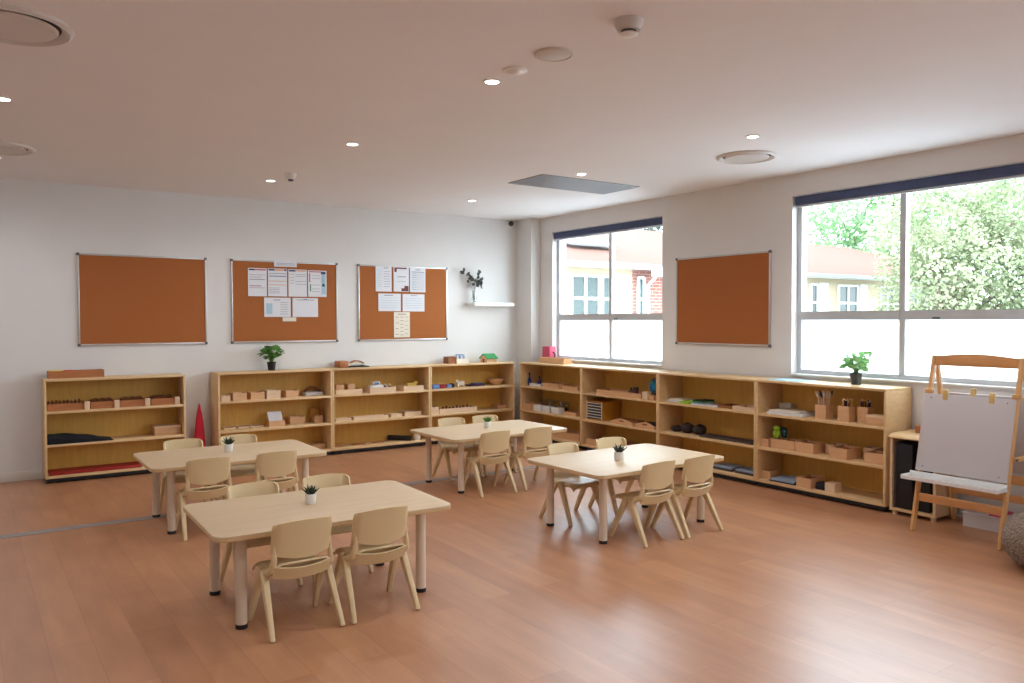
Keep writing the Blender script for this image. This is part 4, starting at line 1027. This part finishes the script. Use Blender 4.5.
for z0, z1 in ((.345, .408), (.212, .262)):
    obj('rear_rail', B().box(legline(False, (z0+z1)/2)-.01, legline(False, (z0+z1)/2)+.01, -HY+.013, HY-.013, z0, z1, .004), 'easelh', e)
for s in (1, -1):
    obj('side_brace', B().beam((legline(True, .58), s*HY-.024, .575), (legline(False, .58), s*HY-.024, .575), .03, .012, None, None, (0, 0, 1), .002), 'easel', e)
    obj('brace_bolt', B().cyl((legline(True, .58)+.01, s*HY-.031, .575), (legline(True, .58)+.01, s*HY-.040, .575), .01, n=12), 'steel', e)
def board(fr):
    sg = -1 if fr else 1
    zb_, zt = (.425, .965)
    xb, xt = legline(fr, zb_)+sg*.024, legline(fr, zt)+sg*.024
    y0, y1 = (-HY-.005, HY+.022) if fr else (-HY-.02, HY+.002)
    nm = 'whiteboard' if fr else 'rear_whiteboard'
    o = obj(nm, B().beam((xb, (y0+y1)/2, zb_), (xt, (y0+y1)/2, zt), y1-y0, .010, None, None, (0, 1, 0), .002), 'whiteboard', e)
    for y in (y0+.05, y1-.05):
        for f in (.06, .95):
            z = zb_+(zt-zb_)*f; x = xb+(xt-xb)*f+sg*.005
            obj('screw', B().cyl((x, y, z), (x+sg*.003, y, z), .0042, n=10), 'steel', o)
board(True); board(False)
xt = legline(True, .965)-.024
for y in (.165, -.145): obj('paper_clip', B().box(xt-.014, xt+.006, y-.018, y+.018, .925, 1.0, .004), 'clip', e)
obj('paper_clip', B().box(legline(False, .965)+.018, legline(False, .965)+.038, .055, .09, .935, 1.005, .004), 'clip', e)
for s in (1, -1):
    obj('hinge_block', B().box(legline(True, .985)-.034, legline(True, .985)+.012, s*HY-.024, s*HY+.024, .967, 1.0, .005), 'easel', e)
xb = legline(True, .42)-.03
tr = B(); y0, y1 = -HY-.012, HY+.055
tr.box(xb-.13, xb, y0, y1, .372, .380, .003); tr.box(xb-.13, xb-.122, y0, y1, .380, .400, .002); tr.box(xb-.008, xb, y0, y1, .380, .418, .002)
tr.box(xb-.122, xb-.008, y0, y0+.008, .380, .402, .002); tr.box(xb-.122, xb-.008, y1-.008, y1, .380, .402, .002)
obj('tray', tr, 'white', e)

tb = thing('storage_tub', 'white plastic tub with magenta rim on the floor behind the easel', 'tub', (-.175, -5.985, 0), 0)
o = B(); o.openbox(-.10, .10, -.125, .125, 0, .105, .005)
obj('tub_body', o, 'tub', tb); lidb = B(); lidb.box(-.103, .103, -.128, .02-.07, .1055, .119, .004)
obj('magenta_lid', lidb, 'inkred' if False else 'pink', tb); obj('rim', B().openbox(-.107, .107, -.132, .132, .093, .1052, .008, .0) if False else B().box(-.107, -.1005, -.132, .132, .094, .1052, .001), 'tub', tb)

pf = B()
pr = [(0, 0), (.16, 0), (.23, .02), (.285, .08), (.305, .15), (.295, .22), (.25, .285), (.17, .322), (.06, .335), (0, .335)]
pf.lathe(pr, 40)
for vtx in pf.bm.verts:
    a = math.atan2(vtx.co.y, vtx.co.x); k = 1+.012*math.sin(20*a); vtx.co.x *= k; vtx.co.y *= k
p_ = thing('floor_pouf', 'round grey brown woven pouf on the floor at the right picture edge', 'pouf', (-.86, -6.71, 0))
obj('cushion', pf, 'pouf', p_); obj('top_button', B().lathe([(0, .333), (.03, .334), (.022, .345), (0, .348)], 16), 'pouf', p_)

# ------------------------------------------------------------------ outside the windows
struct('ground', B().box(.3, 60, -30, 50, -.3, -.15), 'groundbounce')
hb = thing('cream_building', 'single storey cream and brick building with terracotta roof seen through the windows', 'building', (0, 6.5, -.15))
EH = 3.05
wl = B(); wl.box(3.0, 8.0, 0, 9, 0, EH-.02)
wl.box(9.9, 26, 0, 9, 0, EH-.02)
obj('rendered_wall', wl, 'render', hb)
obj('brick_wall', B().box(8.0, 9.9, .02, 9, 0, EH-.02), 'brick', hb)
rf = B(); ov = .5
R0 = [(2.5, -ov, EH-.02), (26.4, -ov, EH-.02), (26.4, 9+ov, EH-.02), (2.5, 9+ov, EH-.02)]; RG = [(5.5, 4.5, EH+1.62), (24.4, 4.5, EH+1.62)]
vs = [rf.bm.verts.new(p) for p in R0+RG]
for f in ((0, 1, 5, 4), (2, 3, 4, 5), (1, 2, 5), (3, 0, 4), (3, 2, 1, 0)): rf.bm.faces.new([vs[i] for i in f])
bmesh.ops.recalc_face_normals(rf.bm, faces=rf.bm.faces[:])
obj('roof', rf, 'tile', hb)
obj('gutter', B().box(2.45, 26.45, -ov-.1, -ov, EH-.12, EH), 'gutter', hb)
obj('fascia', B().box(2.5, 26.4, -ov, -ov+.03, EH-.14, EH-.02-.002), 'outwhite', hb)
obj('skylight', B().box(6.7, 8.3, -.35, .35, -.03, .03, rot=Matrix.Rotation(math.radians(18), 4, 'X')), 'gutter', hb, (0, 1.2, EH+.67))
def bwin(x0, x1, cols, z0=1.05, z1=2.74, rows=3):
    f = B(); y0, y1 = -.05, -.001
    w = .07; cw = (x1-x0)/cols; rh = (z1-z0)/rows
    for k in range(cols+1): f.box(x0+k*cw-w/2, x0+k*cw+w/2, y0, y1, z0, z1)
    for k in range(rows+1): f.box(x0, x1, y0+.005, y1-.004, z0+k*rh-w/2, z0+k*rh+w/2)
    o = obj('window', f, 'outwhite', hb)
    obj('pane', B().box(x0, x1, -.012, -.002, z0, z1), 'outglass', o)
bwin(5.98, 6.87, 2); bwin(6.97, 7.33, 1); bwin(8.20, 8.40, 1); bwin(15.5, 15.84, 1); bwin(16.95, 18.0, 2); bwin(19.35, 20.5, 3); bwin(21.2, 22.5, 3); bwin(12, 13.6, 3)
obj('wall_panel', B().box(15.9, 16.4, -.04, -.001, 0, 2.8), 'outwhite', hb); obj('wall_panel', B().box(18.15, 18.55, -.04, -.001, 0, 2.8), 'outwhite', hb)
dp = B(); dp.tube([(8.5, -.5, EH-.1), (8.5, -.3, EH-.35), (8.5, -.08, EH-.5), (8.5, -.08, .1)], .045, 8); dp.box(8.3, 8.7, -.62, -.4, EH-.3, EH-.08)
obj('downpipe', dp, 'outwhite', hb)

def tree(name, lab, loc, trunk_h, crown, n, leaf, m, seed, tr=.2):
    t = thing(name, lab, 'tree', loc)
    RT = random.Random(seed); tk = B()
    tk.tube([(0, 0, 0), (.1, .05, trunk_h*.5), (-.05, .1, trunk_h)], [tr, tr*.8, tr*.6], 10)
    for c, r in crown: tk.tube([(-.03, .08, trunk_h*.85), ((c[0])*.5, c[1]*.5, (trunk_h+c[2])/2), c], [tr*.45, tr*.3, tr*.1], 7)
    obj('trunk', tk, 'bark', t)
    l = B(); tot = sum(r**2 for c, r in crown)
    for c, r in crown:
        for k in range(int(n*r**2/tot)):
            d = Vector((RT.gauss(0, 1), RT.gauss(0, 1), RT.gauss(0, 1))).normalized()
            rr = r*(.55+.5*RT.random()**.6)*(1+.16*math.sin(7*d.x+3*d.z)+.12*math.sin(9*d.y+5*d.x))
            p = Vector(c)+Vector((d.x*rr, d.y*rr, d.z*rr*.85))
            nd = Vector((RT.uniform(-1, 1), RT.uniform(-1, 1), RT.uniform(-.9, .3)))
            l.leafq(p, nd, d+Vector((RT.uniform(-.6, .6), RT.uniform(-.6, .6), RT.uniform(-.2, .8))), leaf*RT.uniform(.7, 1.3), leaf*RT.uniform(.45, .7))
    obj('crown', l, m, t)
tree('leafy_tree', 'large pale green leafy tree filling the right part of the right window', (16.2, 2.9, -.15), 1.6,
     [((0, 0, 2.6), 1.5), ((1.6, -.6, 2.9), 1.7), ((.7, .5, 4.2), 1.6), ((2.6, -1.6, 2.3), 1.6), ((2.4, -1.0, 4.6), 1.5), ((3.6, -2.3, 3.6), 1.7), ((-.6, .5, 1.4), 1.0), ((1.5, -1.2, 1.2), 1.3)], 26000, .13, 'bush', 21, .22)
tree('gum_tree', 'thin crowned gum tree rising behind the roof in the right window', (23.0, 17.5, -.15), 4.0,
     [((0, 0, 6.6), 1.3), ((-1.6, 1.2, 7.6), 1.4), ((1.4, -.6, 8.0), 1.3), ((-2.6, 1.8, 5.9), 1.1), ((.2, .2, 9.4), 1.2), ((2.6, -1.5, 6.9), 1.2), ((-1, .6, 5.2), .9)], 7000, .2, 'gum', 5, .22)
tree('bright_tree', 'soft bright green tree behind the end of the roof in the right window', (31.5, 13.5, -.15), 3.0,
     [((0, 0, 5.2), 2.4), ((-1.6, 1.5, 6.8), 2.0), ((2.2, -2, 7.6), 2.6), ((0.4, -.3, 9.0), 2.2), ((4.5, -4.5, 6.5), 3.0), ((5, -5, 9.5), 2.6)], 12000, .26, 'farfol', 9, .3)

# ------------------------------------------------------------------ sky, portals, camera
W = bpy.data.worlds.new('overcast_sky'); scene.world = W; W.use_nodes = True
nt = W.node_tree; bg = nt.nodes['Background']
tc = nt.nodes.new('ShaderNodeTexCoord'); nz = nt.nodes.new('ShaderNodeTexNoise'); nz.inputs['Scale'].default_value = 2.2; nz.inputs['Detail'].default_value = 5
rp = nt.nodes.new('ShaderNodeValToRGB'); rp.color_ramp.elements[0].position = .35; rp.color_ramp.elements[1].position = .65
rp.color_ramp.elements[0].color = (.72, .86, 1.0, 1); rp.color_ramp.elements[1].color = (.9, .96, 1, 1)
nt.links.new(tc.outputs['Generated'], nz.inputs['Vector']); nt.links.new(nz.outputs['Fac'], rp.inputs[0]); nt.links.new(rp.outputs[0], bg.inputs['Color'])
bg.inputs['Strength'].default_value = 13.2
for a, b in WIN:
    ld = bpy.data.lights.new('window_portal', 'AREA'); ld.shape = 'RECTANGLE'; ld.size = b-a; ld.size_y = Z1-Z0
    ld.cycles.is_portal = True
    lo = bpy.data.objects.new('window_portal', ld); link(lo); lo.location = (.23, (a+b)/2, (Z0+Z1)/2)
    lo.rotation_euler = (PI/2, 0, PI/2)

cd = bpy.data.cameras.new('camera'); cam = bpy.data.objects.new('camera', cd); link(cam)
yaw, pit, rol = math.radians(34.4844), math.radians(1.5361), math.radians(-.1173)
c, s = math.cos(yaw), math.sin(yaw)
right = Vector((c, -s, 0)); fwd = Vector((s*math.cos(pit), c*math.cos(pit), -math.sin(pit))); up = right.cross(fwd)
r2 = right*math.cos(rol)+up*math.sin(rol); u2 = -right*math.sin(rol)+up*math.cos(rol)
m = Matrix((r2, u2, -fwd)).transposed().to_4x4(); m.translation = (-6.2371, -8.7618, 1.4973)
cam.matrix_world = m
cd.sensor_width = 36; cd.lens = 799.41/1024*36; cd.clip_start = .05; cd.clip_end = 300
scene.camera = cam
vs_ = scene.view_settings
vs_.view_transform = 'Standard'; vs_.look = 'None'; vs_.gamma = 1; vs_.exposure = .2; vs_.use_curve_mapping = False
